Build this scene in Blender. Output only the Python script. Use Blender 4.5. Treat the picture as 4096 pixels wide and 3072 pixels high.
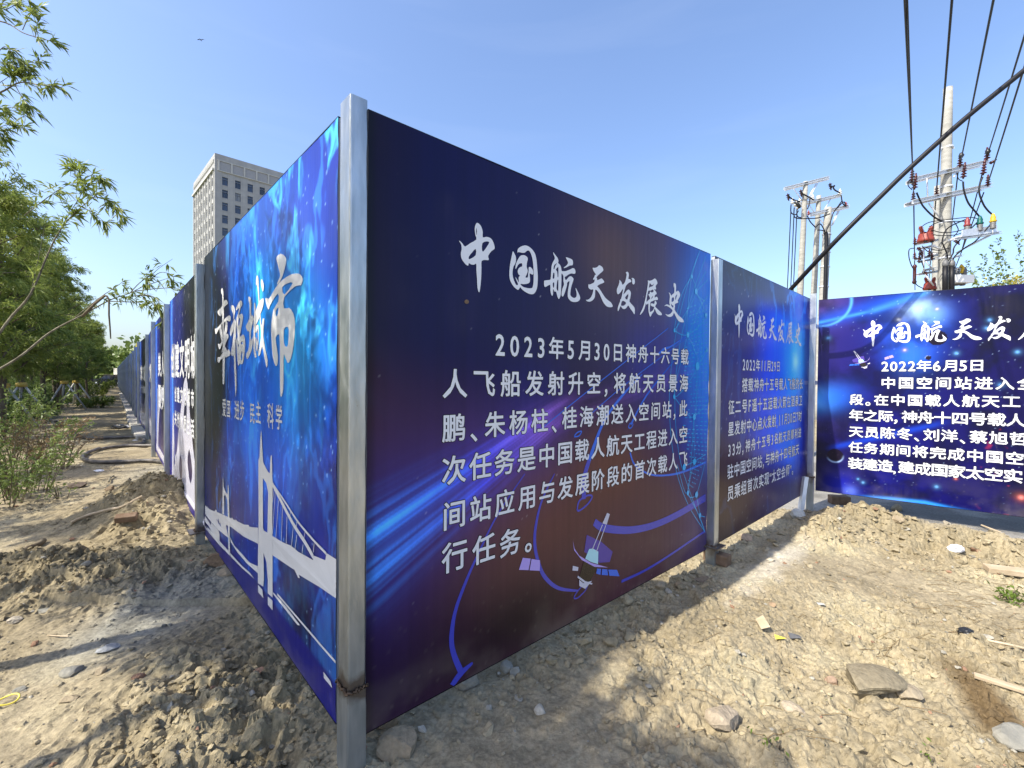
import bpy, math, random
import numpy as np
from mathutils import Vector, Matrix
from mathutils.geometry import tessellate_polygon
R_ = math.radians
random.seed(7); rng = np.random.default_rng(11)
for o in list(bpy.data.objects): bpy.data.objects.remove(o)
S = bpy.context.scene; COL = S.collection

# ------------------------------------------------------------------ camera
W, H, FPX = 4096, 3072, 1753.455
PITCH, ROLL, CZ = -.01351, .009, 1.6
cp, sp = math.cos(PITCH), math.sin(PITCH); c_, s_ = math.cos(ROLL), math.sin(ROLL)
right = np.array([1, 0, 0.]); fwd = np.array([0, cp, sp]); up = np.array([0, -sp, cp])
CR = c_*right + s_*up; CU = -s_*right + c_*up; CF = fwd
cam = bpy.data.cameras.new('camera'); camo = bpy.data.objects.new('camera', cam); COL.objects.link(camo)
cam.sensor_fit = 'HORIZONTAL'; cam.sensor_width = 36; cam.lens = 36*FPX/W; cam.clip_start = .05; cam.clip_end = 2000
camo.matrix_world = Matrix(((CR[0], CU[0], -CF[0], 0), (CR[1], CU[1], -CF[1], 0), (CR[2], CU[2], -CF[2], CZ), (0, 0, 0, 1)))
S.camera = camo
# ------------------------------------------------------------------ light
SUN_EL, SUN_AZ = 47, 236          # azimuth clockwise from +Y
wd = bpy.data.worlds.new('World'); S.world = wd; wd.use_nodes = True
nt = wd.node_tree; bg = nt.nodes['Background']
sky = nt.nodes.new('ShaderNodeTexSky'); sky.sky_type = 'NISHITA'; sky.sun_disc = False
sky.sun_elevation = R_(SUN_EL); sky.sun_rotation = R_(SUN_AZ); sky.altitude = 0
sky.air_density = 1.1; sky.dust_density = 2.6; sky.ozone_density = 2.5
tint = nt.nodes.new('ShaderNodeMix'); tint.data_type = 'RGBA'; tint.blend_type = 'MULTIPLY'; tint.inputs[0].default_value = 1; tint.inputs[7].default_value = (.92, .955, 1.06, 1)
nt.links.new(sky.outputs[0], tint.inputs[6]); 
wtc = nt.nodes.new('ShaderNodeTexCoord'); wmp = nt.nodes.new('ShaderNodeMapping'); wmp.inputs['Scale'].default_value = (1.2, 2.6, 9); wmp.inputs['Rotation'].default_value = (.15, .12, .5); nt.links.new(wtc.outputs['Generated'], wmp.inputs[0])
wn = nt.nodes.new('ShaderNodeTexNoise'); wn.inputs['Scale'].default_value = 1.6; wn.inputs['Detail'].default_value = 7; wn.inputs['Distortion'].default_value = .5; nt.links.new(wmp.outputs[0], wn.inputs[0])
wr = nt.nodes.new('ShaderNodeMapRange'); wr.inputs[1].default_value = .52; wr.inputs[2].default_value = .80; wr.inputs[3].default_value = 0; wr.inputs[4].default_value = .03; nt.links.new(wn.outputs[0], wr.inputs[0])
wm = nt.nodes.new('ShaderNodeMix'); wm.data_type = 'RGBA'; wm.inputs[7].default_value = (5.6, 5.8, 6.2, 1); nt.links.new(wr.outputs[0], wm.inputs[0]); nt.links.new(tint.outputs[2], wm.inputs[6]); nt.links.new(wm.outputs[2], bg.inputs[0]); bg.inputs[1].default_value = .15
sun = bpy.data.lights.new('sun', 'SUN'); sun.energy = 3.9; sun.angle = R_(.6); sun.color = (1, .93, .8)
suno = bpy.data.objects.new('sun', sun); COL.objects.link(suno)
sd = Vector((math.sin(R_(SUN_AZ))*math.cos(R_(SUN_EL)), math.cos(R_(SUN_AZ))*math.cos(R_(SUN_EL)), math.sin(R_(SUN_EL))))
suno.rotation_euler = sd.to_track_quat('Z', 'Y').to_euler()
S.view_settings.view_transform = 'Standard'; S.view_settings.look = 'None'
S.view_settings.exposure = .98; S.view_settings.gamma = 1
S.cycles.max_bounces = 6; S.cycles.transparent_max_bounces = 6

# ------------------------------------------------------------------ helpers
def ray(x, y): return CF + CR*(x-W/2)/FPX - CU*(y-H/2)/FPX
def at(x, y, Y): d = ray(x, y); return d*Y/d[1] + np.array([0, 0, CZ])
def on_ground(x, y, z=0.):
    d = ray(x, y); return d*((z-CZ)/d[2]) + np.array([0, 0, CZ])
def tag(o, label=None, cat=None, group=None, kind=None):
    if label: o['label'] = label
    if cat: o['category'] = cat
    if group: o['group'] = group
    if kind: o['kind'] = kind
    return o
def empty(name, loc=(0, 0, 0), rz=0):
    o = bpy.data.objects.new(name, None); COL.objects.link(o); o.location = loc; o.rotation_euler = (0, 0, rz); o.empty_display_size = .1
    return o
def copy_tree(o, parent=None):
    c = o.copy(); COL.objects.link(c); c.parent = parent
    for ch in list(o.children): copy_tree(ch, c)
    return c
class MB:
    """collects geometry, builds ONE mesh object"""
    def __init__(s): s.v = []; s.f = []; s.m = []; s.sm = []
    def add(s, v, f, mi=0, smooth=False):
        b = len(s.v); s.v += [tuple(map(float, p)) for p in v]; s.f += [tuple(b+i for i in q) for q in f]
        s.m += [mi]*len(f); s.sm += [smooth]*len(f); return s
    def box(s, c, d, rz=0, mi=0, M=None):
        x, y, z = [k/2 for k in d]; V = [(sx*x, sy*y, sz*z) for sz in (-1, 1) for sy in (-1, 1) for sx in (-1, 1)]
        if M is None: M = Matrix.Rotation(rz, 3, 'Z')
        V = [tuple(M @ Vector(p) + Vector(c)) for p in V]
        return s.add(V, [(0, 2, 3, 1), (4, 5, 7, 6), (0, 1, 5, 4), (2, 6, 7, 3), (0, 4, 6, 2), (1, 3, 7, 5)], mi)
    def obox(s, o, a, b, c, mi=0):
        """box from a corner and three edge vectors"""
        o, a, b, c = map(lambda q: np.array(q, float), (o, a, b, c))
        V = [o, o+a, o+b, o+a+b, o+c, o+a+c, o+b+c, o+a+b+c]
        return s.add(V, [(0, 2, 3, 1), (4, 5, 7, 6), (0, 1, 5, 4), (2, 6, 7, 3), (0, 4, 6, 2), (1, 3, 7, 5)], mi)
    def tube(s, pts, r, n=8, mi=0, cap=True, smooth=True):
        pts = [Vector(p) for p in pts]; rs = r if isinstance(r, (list, tuple)) else [r]*len(pts); V = []; F = []; prev = None
        for i, p in enumerate(pts):
            t = (pts[min(i+1, len(pts)-1)] - pts[max(i-1, 0)]).normalized()
            if prev is None:
                a = Vector((0, 0, 1)) if abs(t.z) < .9 else Vector((1, 0, 0)); x = t.cross(a).normalized()
            else: x = (prev - t*prev.dot(t)).normalized()
            prev = x; y = t.cross(x)
            for k in range(n):
                a = 2*math.pi*k/n; V.append(p + (x*math.cos(a) + y*math.sin(a))*rs[i])
        for i in range(len(pts)-1):
            for k in range(n): F.append((i*n+k, i*n+(k+1) % n, (i+1)*n+(k+1) % n, (i+1)*n+k))
        s.add(V, F, mi, smooth)
        if cap: b = len(s.v)-len(V); s.f += [tuple(b+k for k in range(n))[::-1], tuple(b+(len(pts)-1)*n+k for k in range(n))]; s.m += [mi]*2; s.sm += [False]*2
        return s
    def lathe(s, prof, c=(0, 0, 0), n=12, mi=0, M=None):
        V = []; F = []
        for r, z in prof:
            for k in range(n):
                a = 2*math.pi*k/n; p = Vector((r*math.cos(a), r*math.sin(a), z))
                if M is not None: p = M @ p
                V.append(p + Vector(c))
        for i in range(len(prof)-1):
            for k in range(n): F.append((i*n+k, i*n+(k+1) % n, (i+1)*n+(k+1) % n, (i+1)*n+k))
        F.append(tuple(range(n))[::-1]); F.append(tuple((len(prof)-1)*n+k for k in range(n)))
        return s.add(V, F, mi, True)
    def build(s, name, mats, parent=None):
        me = bpy.data.meshes.new(name); me.from_pydata(s.v, [], s.f)
        for m in (mats if isinstance(mats, (list, tuple)) else [mats]): me.materials.append(m)
        me.polygons.foreach_set('material_index', s.m); me.polygons.foreach_set('use_smooth', s.sm); me.update()
        return link(name, me, parent)
def link(name, me, parent=None):
    o = bpy.data.objects.new(name, me); COL.objects.link(o)
    if parent is not None: o.parent = parent
    return o
def np_mesh(name, V, F, mat, smooth=False, col=None):
    """V (n,3), F (m,k) arrays -> mesh"""
    V = np.asarray(V, np.float32); F = np.asarray(F, np.int32); k = F.shape[1]
    me = bpy.data.meshes.new(name); me.vertices.add(len(V)); me.vertices.foreach_set('co', V.ravel())
    me.loops.add(F.size); me.loops.foreach_set('vertex_index', F.ravel())
    me.polygons.add(len(F)); me.polygons.foreach_set('loop_start', np.arange(len(F), dtype=np.int32)*k)
    me.polygons.foreach_set('use_smooth', np.full(len(F), smooth)); me.materials.append(mat)
    if col is not None:
        a = me.color_attributes.new('Col', 'FLOAT_COLOR', 'POINT'); c = np.ones((len(V), 4), np.float32); c[:, :3] = col; a.data.foreach_set('color', c.ravel())
    me.update(calc_edges=True); me.validate(); return me

# ------------------------------------------------------------------ numpy noise
def _h(i, j, k=0):
    n = (i.astype(np.int64)*374761393 + j.astype(np.int64)*668265263 + k*2147483647) & 0xffffffff
    n = ((n ^ (n >> 13))*1274126177) & 0xffffffff; return ((n ^ (n >> 16)) & 0xffffff)/float(0xffffff)
def vnoise(x, y, k=0):
    xi = np.floor(x).astype(np.int64); yi = np.floor(y).astype(np.int64); fx = x-xi; fy = y-yi
    fx = fx*fx*(3-2*fx); fy = fy*fy*(3-2*fy)
    return (_h(xi, yi, k)*(1-fx)+_h(xi+1, yi, k)*fx)*(1-fy) + (_h(xi, yi+1, k)*(1-fx)+_h(xi+1, yi+1, k)*fx)*fy
def fbm(x, y, o=4, k=0, g=.5):
    a = 1; s = 0; t = 0
    for i in range(o): s = s + a*vnoise(x*2**i+13.7*i, y*2**i+7.1*i, k+i); t += a; a *= g
    return s/t
def worley(x, y, k=0):
    xi = np.floor(x).astype(np.int64); yi = np.floor(y).astype(np.int64); f1 = np.full(x.shape, 9.); f2 = f1.copy(); idv = np.zeros(x.shape)
    for di in (-1, 0, 1):
        for dj in (-1, 0, 1):
            a = xi+di; b = yi+dj; px = a+_h(a, b, k); py = b+_h(a, b, k+5); d = np.hypot(px-x, py-y); v = _h(a, b, k+9)
            m = d < f1; f2 = np.where(m, f1, np.minimum(f2, d)); idv = np.where(m, v, idv); f1 = np.where(m, d, f1)
    return f1, f2, idv
def sstep(a, b, x): t = np.clip((x-a)/(b-a), 0, 1); return t*t*(3-2*t)
def srgb(r, g, b):
    c = np.array([r, g, b], float)/255; return np.where(c <= .04045, c/12.92, ((c+.055)/1.055)**2.4)

# ------------------------------------------------------------------ materials
def mat(name, col=(.5, .5, .5), rough=.7, metal=0, spec=.5, bump=0, bscale=30, var=0, vscale=5, col2=None, stretch=(1, 1, 1), coat=0, attr=None, trans=0, bdet=6):
    m = bpy.data.materials.new(name); m.use_nodes = True; nt = m.node_tree; N = nt.nodes; L = nt.links; b = N['Principled BSDF']
    b.inputs['Roughness'].default_value = rough; b.inputs['Metallic'].default_value = metal; b.inputs['Specular IOR Level'].default_value = spec
    b.inputs['Base Color'].default_value = (*col, 1)
    if coat: b.inputs['Coat Weight'].default_value = coat; b.inputs['Coat Roughness'].default_value = .12
    tc = N.new('ShaderNodeTexCoord'); mp = N.new('ShaderNodeMapping'); mp.inputs['Scale'].default_value = stretch; L.new(tc.outputs['Object'], mp.inputs[0])
    src = None
    if attr: a = N.new('ShaderNodeAttribute'); a.attribute_name = attr; src = a.outputs['Color']; L.new(src, b.inputs['Base Color'])
    if var or col2:
        n = N.new('ShaderNodeTexNoise'); n.inputs['Scale'].default_value = vscale; n.inputs['Detail'].default_value = 5; L.new(mp.outputs[0], n.inputs[0])
        r = N.new('ShaderNodeValToRGB'); r.color_ramp.elements[0].position = .32; r.color_ramp.elements[1].position = .68; L.new(n.outputs[0], r.inputs[0])
        if src is None:
            c2 = col2 or tuple(min(1, k*(1+var)) for k in col); c1 = col if col2 else tuple(k*(1-var) for k in col)
            r.color_ramp.elements[0].color = (*c1, 1); r.color_ramp.elements[1].color = (*c2, 1); L.new(r.outputs[0], b.inputs['Base Color'])
        else:
            r.color_ramp.elements[0].color = (1-var,)*3+(1,); r.color_ramp.elements[1].color = (1+var,)*3+(1,)
            mx = N.new('ShaderNodeMix'); mx.data_type = 'RGBA'; mx.blend_type = 'MULTIPLY'; mx.inputs[0].default_value = 1; L.new(src, mx.inputs[6]); L.new(r.outputs[0], mx.inputs[7]); L.new(mx.outputs[2], b.inputs['Base Color'])
    if bump:
        n = N.new('ShaderNodeTexNoise'); n.inputs['Scale'].default_value = bscale; n.inputs['Detail'].default_value = bdet; L.new(mp.outputs[0], n.inputs[0])
        bp = N.new('ShaderNodeBump'); bp.inputs['Strength'].default_value = bump; bp.inputs['Distance'].default_value = .01; L.new(n.outputs[0], bp.inputs['Height']); L.new(bp.outputs[0], b.inputs['Normal'])
    if trans:
        t = N.new('ShaderNodeBsdfTranslucent'); mx = N.new('ShaderNodeMixShader'); mx.inputs[0].default_value = trans
        L.new(b.inputs['Base Color'].links[0].from_socket, t.inputs[0]) if b.inputs['Base Color'].links else t.inputs[0].__setattr__('default_value', (*col, 1))
        out = N['Material Output']; L.new(b.outputs[0], mx.inputs[1]); L.new(t.outputs[0], mx.inputs[2]); L.new(mx.outputs[0], out.inputs[0])
    return m
def galvanised():
    m = mat('galvanised_steel', (.36, .395, .41), .38, .82, bump=.15, bscale=40, col2=(.56, .59, .60), vscale=7, stretch=(3, 3, .6))
    nt = m.node_tree; N = nt.nodes; L = nt.links; b = N['Principled BSDF']; tc = N.new('ShaderNodeTexCoord')
    sx = N.new('ShaderNodeSeparateXYZ'); L.new(tc.outputs['Object'], sx.inputs[0])
    n = N.new('ShaderNodeTexNoise'); n.inputs['Scale'].default_value = 9; n.inputs['Detail'].default_value = 6; L.new(tc.outputs['Object'], n.inputs[0])
    a = N.new('ShaderNodeMath'); a.operation = 'SUBTRACT'; L.new(sx.outputs['Z'], a.inputs[0]); a.inputs[1].default_value = 0; ab = N.new('ShaderNodeMath'); ab.operation = 'ABSOLUTE'; L.new(a.outputs[0], ab.inputs[0])
    ml = N.new('ShaderNodeMath'); ml.operation = 'MULTIPLY_ADD'; L.new(n.outputs[0], ml.inputs[0]); ml.inputs[1].default_value = -.26; ml.inputs[2].default_value = .15
    lt = N.new('ShaderNodeMath'); lt.operation = 'SUBTRACT'; L.new(ml.outputs[0], lt.inputs[1]); L.new(ab.outputs[0], lt.inputs[0])
    r = N.new('ShaderNodeMapRange'); r.inputs[1].default_value = .0; r.inputs[2].default_value = .05; r.inputs[3].default_value = .75; r.inputs[4].default_value = 0; L.new(lt.outputs[0], r.inputs[0])
    mx = N.new('ShaderNodeMix'); mx.data_type = 'RGBA'; L.new(r.outputs[0], mx.inputs[0]); L.new(b.inputs['Base Color'].links[0].from_socket, mx.inputs[6]); mx.inputs[7].default_value = (.12, .07, .035, 1)
    L.new(mx.outputs[2], b.inputs['Base Color'])
    # roughness mottling
    n2 = N.new('ShaderNodeTexNoise'); n2.inputs['Scale'].default_value = 14; n2.inputs['Detail'].default_value = 8; L.new(tc.outputs['Object'], n2.inputs[0])
    r2 = N.new('ShaderNodeMapRange'); r2.inputs[3].default_value = .2; r2.inputs[4].default_value = .5; L.new(n2.outputs[0], r2.inputs[0]); L.new(r2.outputs[0], b.inputs['Roughness'])
    return m
M = {}
M['steel'] = galvanised()
M['weld'] = mat('burnt_weld', (.05, .035, .025), .6, .6, bump=.9, bscale=90, col2=(.2, .13, .08), vscale=40)
M['print'] = mat('vinyl_print', (.1, .1, .3), .3, 0, .22, attr='Col', bump=.06, bscale=6, stretch=(14, 14, .4))
M['ink'] = mat('white_ink', (.72, .73, .75), .25, 0, .5, var=.02)
M['halo'] = mat('dark_outline_ink', (.012, .012, .03), .25, 0, .5)
M['sheet_back'] = mat('sheet_metal_back', (.35, .37, .4), .5, .3, var=.1, bump=.1)
def ink(name, r, g, b): return mat(name, tuple(srgb(r, g, b)), .22, 0, .5)
M['ink_violet'] = ink('violet_blue_ink', 62, 66, 176); M['ink_blue'] = ink('blue_ink', 40, 100, 210); M['ink_cyan'] = ink('cyan_ink', 60, 165, 225)
M['ink_lav'] = ink('lavender_ink', 168, 150, 222); M['ink_mint'] = ink('mint_ink', 165, 215, 225); M['ink_dark'] = ink('dark_ink', 22, 18, 26); M['ink_grey_shade'] = ink('grey_and_shaded_ink', 190, 190, 205)
M['ink_purple'] = ink('purple_ink', 72, 56, 150)
M['rock'] = mat('dry_clod', (.30, .235, .15), .95, 0, .1, attr='Col', bump=.8, bscale=70, var=.18, vscale=40)
M['concrete'] = mat('spun_concrete', (.27, .265, .235), .85, 0, .2, bump=.25, bscale=25, col2=(.36, .355, .32), vscale=3, stretch=(1, 1, 4))
M['rubber'] = mat('black_cable_sheath', (.008, .008, .010), .5, 0, .3, var=.2)
M['hose'] = mat('dusty_black_hose', (.03, .03, .03), .5, 0, .4, col2=(.16, .14, .12), vscale=8)
M['zinc'] = mat('zinc_bracket', (.66, .68, .70), .4, .35, var=.08, vscale=12)
M['insul'] = mat('brown_red_insulator', (.055, .010, .010), .35, 0, .4, var=.2)
M['red'] = mat('red_oxide_resin', (.24, .04, .024), .45, 0, .4, var=.12)
M['green_cap'] = mat('green_cap', (.0, .085, .07), .45, 0, .4, var=.1); M['yellow_cap'] = mat('yellow_cap', (.55, .36, .02), .45, 0, .4, var=.1); M['red_cap'] = mat('red_cap', (.22, .03, .03), .45, var=.1)
M['grey_body'] = mat('grey_resin', (.12, .12, .12), .5, var=.2, vscale=30); M['porcelain'] = mat('white_porcelain', (.75, .74, .7), .2)
M['bark'] = mat('bark', (.085, .065, .045), .9, 0, .1, bump=.6, bscale=40, col2=(.2, .17, .12), vscale=14, stretch=(1, 1, .4))
M['bark_light'] = mat('pale_bark', (.10, .09, .065), .9, 0, .1, bump=.6, bscale=40, col2=(.26, .24, .18), vscale=14, stretch=(1, 1, .4))
def leaf(name, a, b_, tr=.5): return mat(name, a, .45, 0, .35, col2=b_, vscale=3.5, trans=tr)
M['willow'] = leaf('willow_leaf', (.12, .17, .032), (.31, .36, .085)); M['willow_dark'] = leaf('shrub_leaf', (.08, .13, .028), (.22, .28, .07), .3)
M['dead_leaf'] = leaf('dried_weed', (.16, .10, .045), (.30, .21, .09), .25); M['grass'] = leaf('grass_blade', (.08, .14, .02), (.2, .26, .05), .3)
M['yellow_flower'] = leaf('yellow_blossom', (.35, .30, .05), (.5, .45, .1), .2)
M['stone'] = mat('grey_stone', (.18, .175, .15), .9, 0, .15, bump=.6, bscale=40, col2=(.30, .285, .24), vscale=12)
M['brick'] = mat('old_brick', (.13, .085, .055), .9, 0, .1, bump=.5, bscale=50, col2=(.21, .15, .105), vscale=16)
M['wood'] = mat('weathered_wood', (.36, .28, .18), .8, 0, .2, bump=.4, bscale=30, col2=(.5, .41, .29), vscale=8, stretch=(1, 1, 1))
M['white_plastic'] = mat('white_plastic', (.8, .8, .82), .35, var=.03); M['black_plastic'] = mat('black_plastic', (.02, .02, .02), .3, var=.3)
M['yellow_plastic'] = mat('yellow_plastic', (.75, .62, .08), .4, var=.1)
M['paver'] = mat('pale_paving_stone', (.42, .40, .35), .85, 0, .2, bump=.3, bscale=40, var=.12, vscale=6)
M['slab'] = mat('concrete_road', (.27, .255, .225), .9, 0, .2, bump=.2, bscale=20, col2=(.38, .36, .31), vscale=1.2)
M['wallstone'] = mat('cladding_stone', (.34, .34, .325), .7, 0, .3, var=.08, vscale=.6); M['wallstone2'] = mat('cladding_rib', (.46, .455, .41), .7, 0, .3, var=.05, vscale=.6)
M['louvre'] = mat('grey_louvre', (.3, .3, .3), .6, var=.1); M['glass'] = mat('dark_blue_glass', (.02, .03, .055), .08, 0, .8, var=.3, vscale=.3); _g = M['glass'].node_tree; _oi = _g.nodes.new('ShaderNodeObjectInfo'); _cr = _g.nodes.new('ShaderNodeValToRGB'); _cr.color_ramp.interpolation = 'CONSTANT'; _cr.color_ramp.elements[0].color = (.012, .018, .035, 1); _cr.color_ramp.elements[1].position = .4; _cr.color_ramp.elements[1].color = (.03, .045, .085, 1); _e = _cr.color_ramp.elements.new(.8); _e.color = (.006, .007, .01, 1); _e = _cr.color_ramp.elements.new(.93); _e.color = (.2, .2, .19, 1); _g.links.new(_oi.outputs['Random'], _cr.inputs[0]); _g.links.new(_cr.outputs[0], _g.nodes['Principled BSDF'].inputs['Base Color'])
M['frame'] = mat('window_frame', (.06, .08, .12), .5)
M['carpaint'] = mat('dark_car_paint', (.01, .012, .03), .15, 0, .5, coat=1); M['tyre'] = mat('tyre_rubber', (.02, .02, .02), .8); M['chrome'] = mat('chrome', (.6, .6, .6), .15, 1)
M['stake'] = mat('pale_pole', (.5, .5, .46), .6, var=.12, vscale=8); M['strap'] = mat('yellow_binding', (.62, .42, .08), .6, var=.2)
M['cream'] = mat('cream_wall', (.55, .53, .45), .8, var=.06)

# ------------------------------------------------------------------ layout of the hoarding
aA, aL, a2 = .71749, 2.33257, .73586
dA = np.array([math.cos(aA), math.sin(aA)]); dL = np.array([math.cos(aL), math.sin(aL)]); d2 = np.array([math.cos(a2), math.sin(a2)])
nA = np.array([dA[1], -dA[0]]); nL = np.array([-dL[1], dL[0]]) * (1 if -dL[1] < 0 else -1)   # towards the viewer's side
cA = np.array([-.58077, 1.75271]); eA = cA + 2.977*dA
lL = np.array([-.71816, 1.80271])
ZB, ZT = .158, 2.658
LP = [lL, lL+2.98*dL]                                             # posts B, C ... along the left run
for X, Y in [(-4.72, 6.05), (-6.75, 8.30), (-8.95, 10.80), (-11.25, 13.25), (-13.5, 15.75), (-15.75, 18.25)]: LP.append(np.array([X, Y]))
while LP[-1][1] < 60: LP.append(LP[-1] + np.array([-2.07, 2.265]))
FDIR = np.array([-.66, .751])
def fence_dist(x, y):
    """signed distance from the left run, positive on the path side"""
    y_ = np.asarray(y, float); xf = np.interp(y_, [p[1] for p in LP], [p[0] for p in LP]); return (xf - x)*.75

# ------------------------------------------------------------------ ground
def gauss(x, y, cx, cy, rx, ry, a=0):
    u = (x-cx)*math.cos(a)+(y-cy)*math.sin(a); v = -(x-cx)*math.sin(a)+(y-cy)*math.cos(a); return np.exp(-(u/rx)**2-(v/ry)**2)
MOUNDS = [(-4.15, 5.0, .62, .46, .36, -.7), (-3.55, 4.25, .5, .3, .12, -.6), (-3.2, 3.35, .75, .32, .13, .1), (-3.9, 3.3, .6, .4, .09, .1),
          (3.85, 4.75, .45, .36, .17, -.4), (4.65, 4.5, .60, .36, .30, -.5), (5.2, 3.95, .5, .33, .15, -.6), (3.25, 4.45, .4, .25, .10, .7), (6.0, 3.6, .7, .4, .2, -.6),
          (-1.75, 2.2, .5, .35, .07, -.7), (1.9, 1.7, .35, .25, .05, .3), (2.6, 2.3, .5, .3, .06, .5), (1.35, 2.62, .5, .22, .05, .7), (2.3, 3.5, .5, .2, .06, .7)]
def rough_mask(x, y):
    r = .10+.38*sstep(.45, .62, fbm(x*1.1+7, y*1.1, 3, 33))
    r = np.maximum(r, gauss(x, y, -1.35, 2.1, .62, .5, -.75)*1.3)          # churned clods under the near left panel
    r = np.maximum(r, gauss(x, y, -1.15, 1.6, .6, .4, 0)*1.1)
    for m in MOUNDS[:9]: r = np.maximum(r, gauss(x, y, m[0], m[1], m[2]*1.3, m[3]*1.4, m[5])*1.15)
    r = np.maximum(r, gauss(x, y, 4.6, 3.9, 2.0, .8, -.55)*1.15)
    r = np.maximum(r, gauss(x, y, 2.6, 2.5, 1.3, .8, -.3)*.75)
    r = np.maximum(r, gauss(x, y, 1.9, 1.8, .8, .35, 0)*.8)
    r = np.maximum(r, gauss(x, y, 1.2, 3.3, 1.9, .18, .717)*.8)
    return np.clip(r, 0, 1.2)
def slab_mask(x, y):                                                       # the old concrete road behind and beside the right hand sign
    t = (x-3.55)*.66 + (y-5.35)*.75 + .06*np.sin(x*3.1) + .05*np.sin(x*7.7+1)
    return sstep(-.25, .2, t) * sstep(-.9, -.2, (x-2.3)*dA[1]*1 - (y-4.2)*dA[0]*1 + 1.0)
def gh(x, y, fine=True):
    x = np.asarray(x, float); y = np.asarray(y, float)
    near = np.exp(-np.maximum(0, y-9)/25)
    h = .045*(fbm(x*.9, y*.9, 3, 3)-.5) + .03*(fbm(x*.33, y*.33, 2, 8)-.5)
    rm = rough_mask(x, y); sm = slab_mask(x, y)
    h = h + .05*np.exp(-(fence_dist(x, y)/1.2)**2)*(y > 3)*(y < 9) + .035*gauss(x, y, 1.9, 3.9, 2.2, .5, .717)
    for m in MOUNDS: h = h + m[4]*gauss(x, y, m[0], m[1], m[2], m[3], m[5])*(.8+.4*fbm(x*4, y*4, 3, 21))
    h = h - .05*gauss(x, y, -.98, 1.9, .2, .5, -.75)
    if fine:
        w, w2, wi = worley(x*7+1.6*fbm(x*8, y*8, 3, 4), y*7+1.6*fbm(x*8+5, y*8, 3, 4), 2)
        v, v2, vi = worley(x*17+1.2*fbm(x*20, y*20, 2, 7), y*17+1.2*fbm(x*20+8, y*20, 2, 7), 6)
        q = .55*(fbm(x*3.2, y*3.2, 4, 31)-.5)*.14 + .055*(vi-.35)*sstep(.02, .22, v2-v) + .055*(wi-.4)*sstep(.0, .2, w2-w)
        rd = 1-np.abs(2*fbm(x*5.5, y*5.5, 4, 44)-1)
        q = q + .07*(rd-.7) + .035*(fbm(x*26, y*26, 2, 48)-.5)
        pit = sstep(.60, .74, fbm(x*6.5+3, y*6.5, 4, 81)); q = q - .055*pit
        h = h + q*rm*near*(1-sm) + (.010*(fbm(x*14, y*14, 3, 50)-.5))*(1-sm) + .012*sstep(.55, .75, fbm(x*2.4, y*2.4, 3, 60))*(fbm(x*30, y*30, 2, 61)-.3)
    h = h*(1-sm) + sm*(-.06+.006*fbm(x*6, y*6, 3, 70))
    bank = sstep(2.0, 7.5, fence_dist(x, y))*sstep(6, 14, y)
    return h + .25*bank
def ground_color(x, y):
    n1 = fbm(x*1.7, y*1.7, 5, 90)[:, None]; n2 = fbm(x*12, y*12, 3, 95)[:, None]; rm = rough_mask(x, y)[:, None]
    n3 = fbm(x*33, y*33, 3, 99)[:, None]; c = np.array([.272, .229, .152])*(.72+.56*n1)*(.74+.52*n2)*(.8+.4*n3); pale = np.array([.37, .33, .22]); dark = np.array([.17, .135, .075])
    c = c*(1-.45*sstep(.55, .75, n1)) + pale*.45*sstep(.55, .75, n1)
    c = c*(1-.3*rm) + np.array([.295, .245, .14])*.3*rm*(.8+.4*n2)
    d = sstep(.56, .68, fbm(x*.8+4, y*.8, 4, 97))[:, None]*.3; c = c*(1-d)+dark*d
    ash = (np.clip(gauss(x, y, -2.35, 2.95, .38, .62, -.1)*1.9-.35, 0, 1)*sstep(.2, .45, fbm(x*6, y*6, 4, 101)+.25))[:, None]; ash = np.clip(ash, 0, 1)
    ash = np.maximum(ash, .55*np.clip(gauss(x, y, -5.6, 6.9, .9, .45, 2.35)*1.6-.2, 0, 1)[:, None])
    c = c*(1-ash)+np.array([.235, .225, .185])*(.6+.7*n2)*ash
    wet = np.clip(gauss(x, y, 2.33, 2.12, .10, .36, -.4)*1.8-.3+.8*(fbm(x*5, y*5, 3, 110)-.5), 0, 1)[:, None]; c = c*(1-wet)+np.array([.12, .085, .045])*wet
    lime = np.clip(gauss(x, y, 2.3, 3.75, .9, .14, .717)*1.5-.4+(fbm(x*8, y*8, 3, 111)-.5), 0, 1)[:, None]; c = c*(1-lime*.7)+np.array([.5, .46, .38])*lime*.7
    sm = slab_mask(x, y)[:, None]; stn = sstep(.45, .6, fbm(x*1.3+.2*y, y*2.2, 4, 120))[:, None]
    c = c*(1-sm)+sm*(np.array([.27, .255, .225])*(1-.35*stn)*(.85+.3*n2))
    fd = fence_dist(x, y)[:, None]; gr = sstep(2.6, 4.2, fd+1.2*(n1-.5)*2)*sstep(7, 11, y)[:, None]; c = c*(1-gr)+np.array([.07, .085, .03])*gr
    return c
def grid_patch(x0, x1, y0, y1, s, fine=True):
    nx = int((x1-x0)/s)+1; ny = int((y1-y0)/s)+1; X, Y = np.meshgrid(np.linspace(x0, x1, nx), np.linspace(y0, y1, ny)); x = X.ravel(); y = Y.ravel()
    z = gh(x, y, fine); edge = (X == X[0, 0]) | (X == X[0, -1]) | (Y == Y[0, 0]) | (Y == Y[-1, 0])
    z = np.where(edge.ravel(), z-.05, z)
    i = np.arange(nx*ny).reshape(ny, nx); F = np.stack([i[:-1, :-1], i[:-1, 1:], i[1:, 1:], i[1:, :-1]], -1).reshape(-1, 4)
    return np.stack([x, y, z], 1), F, ground_color(x, y)
Vs, Fs, Cs = [], [], []; off = 0
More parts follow.
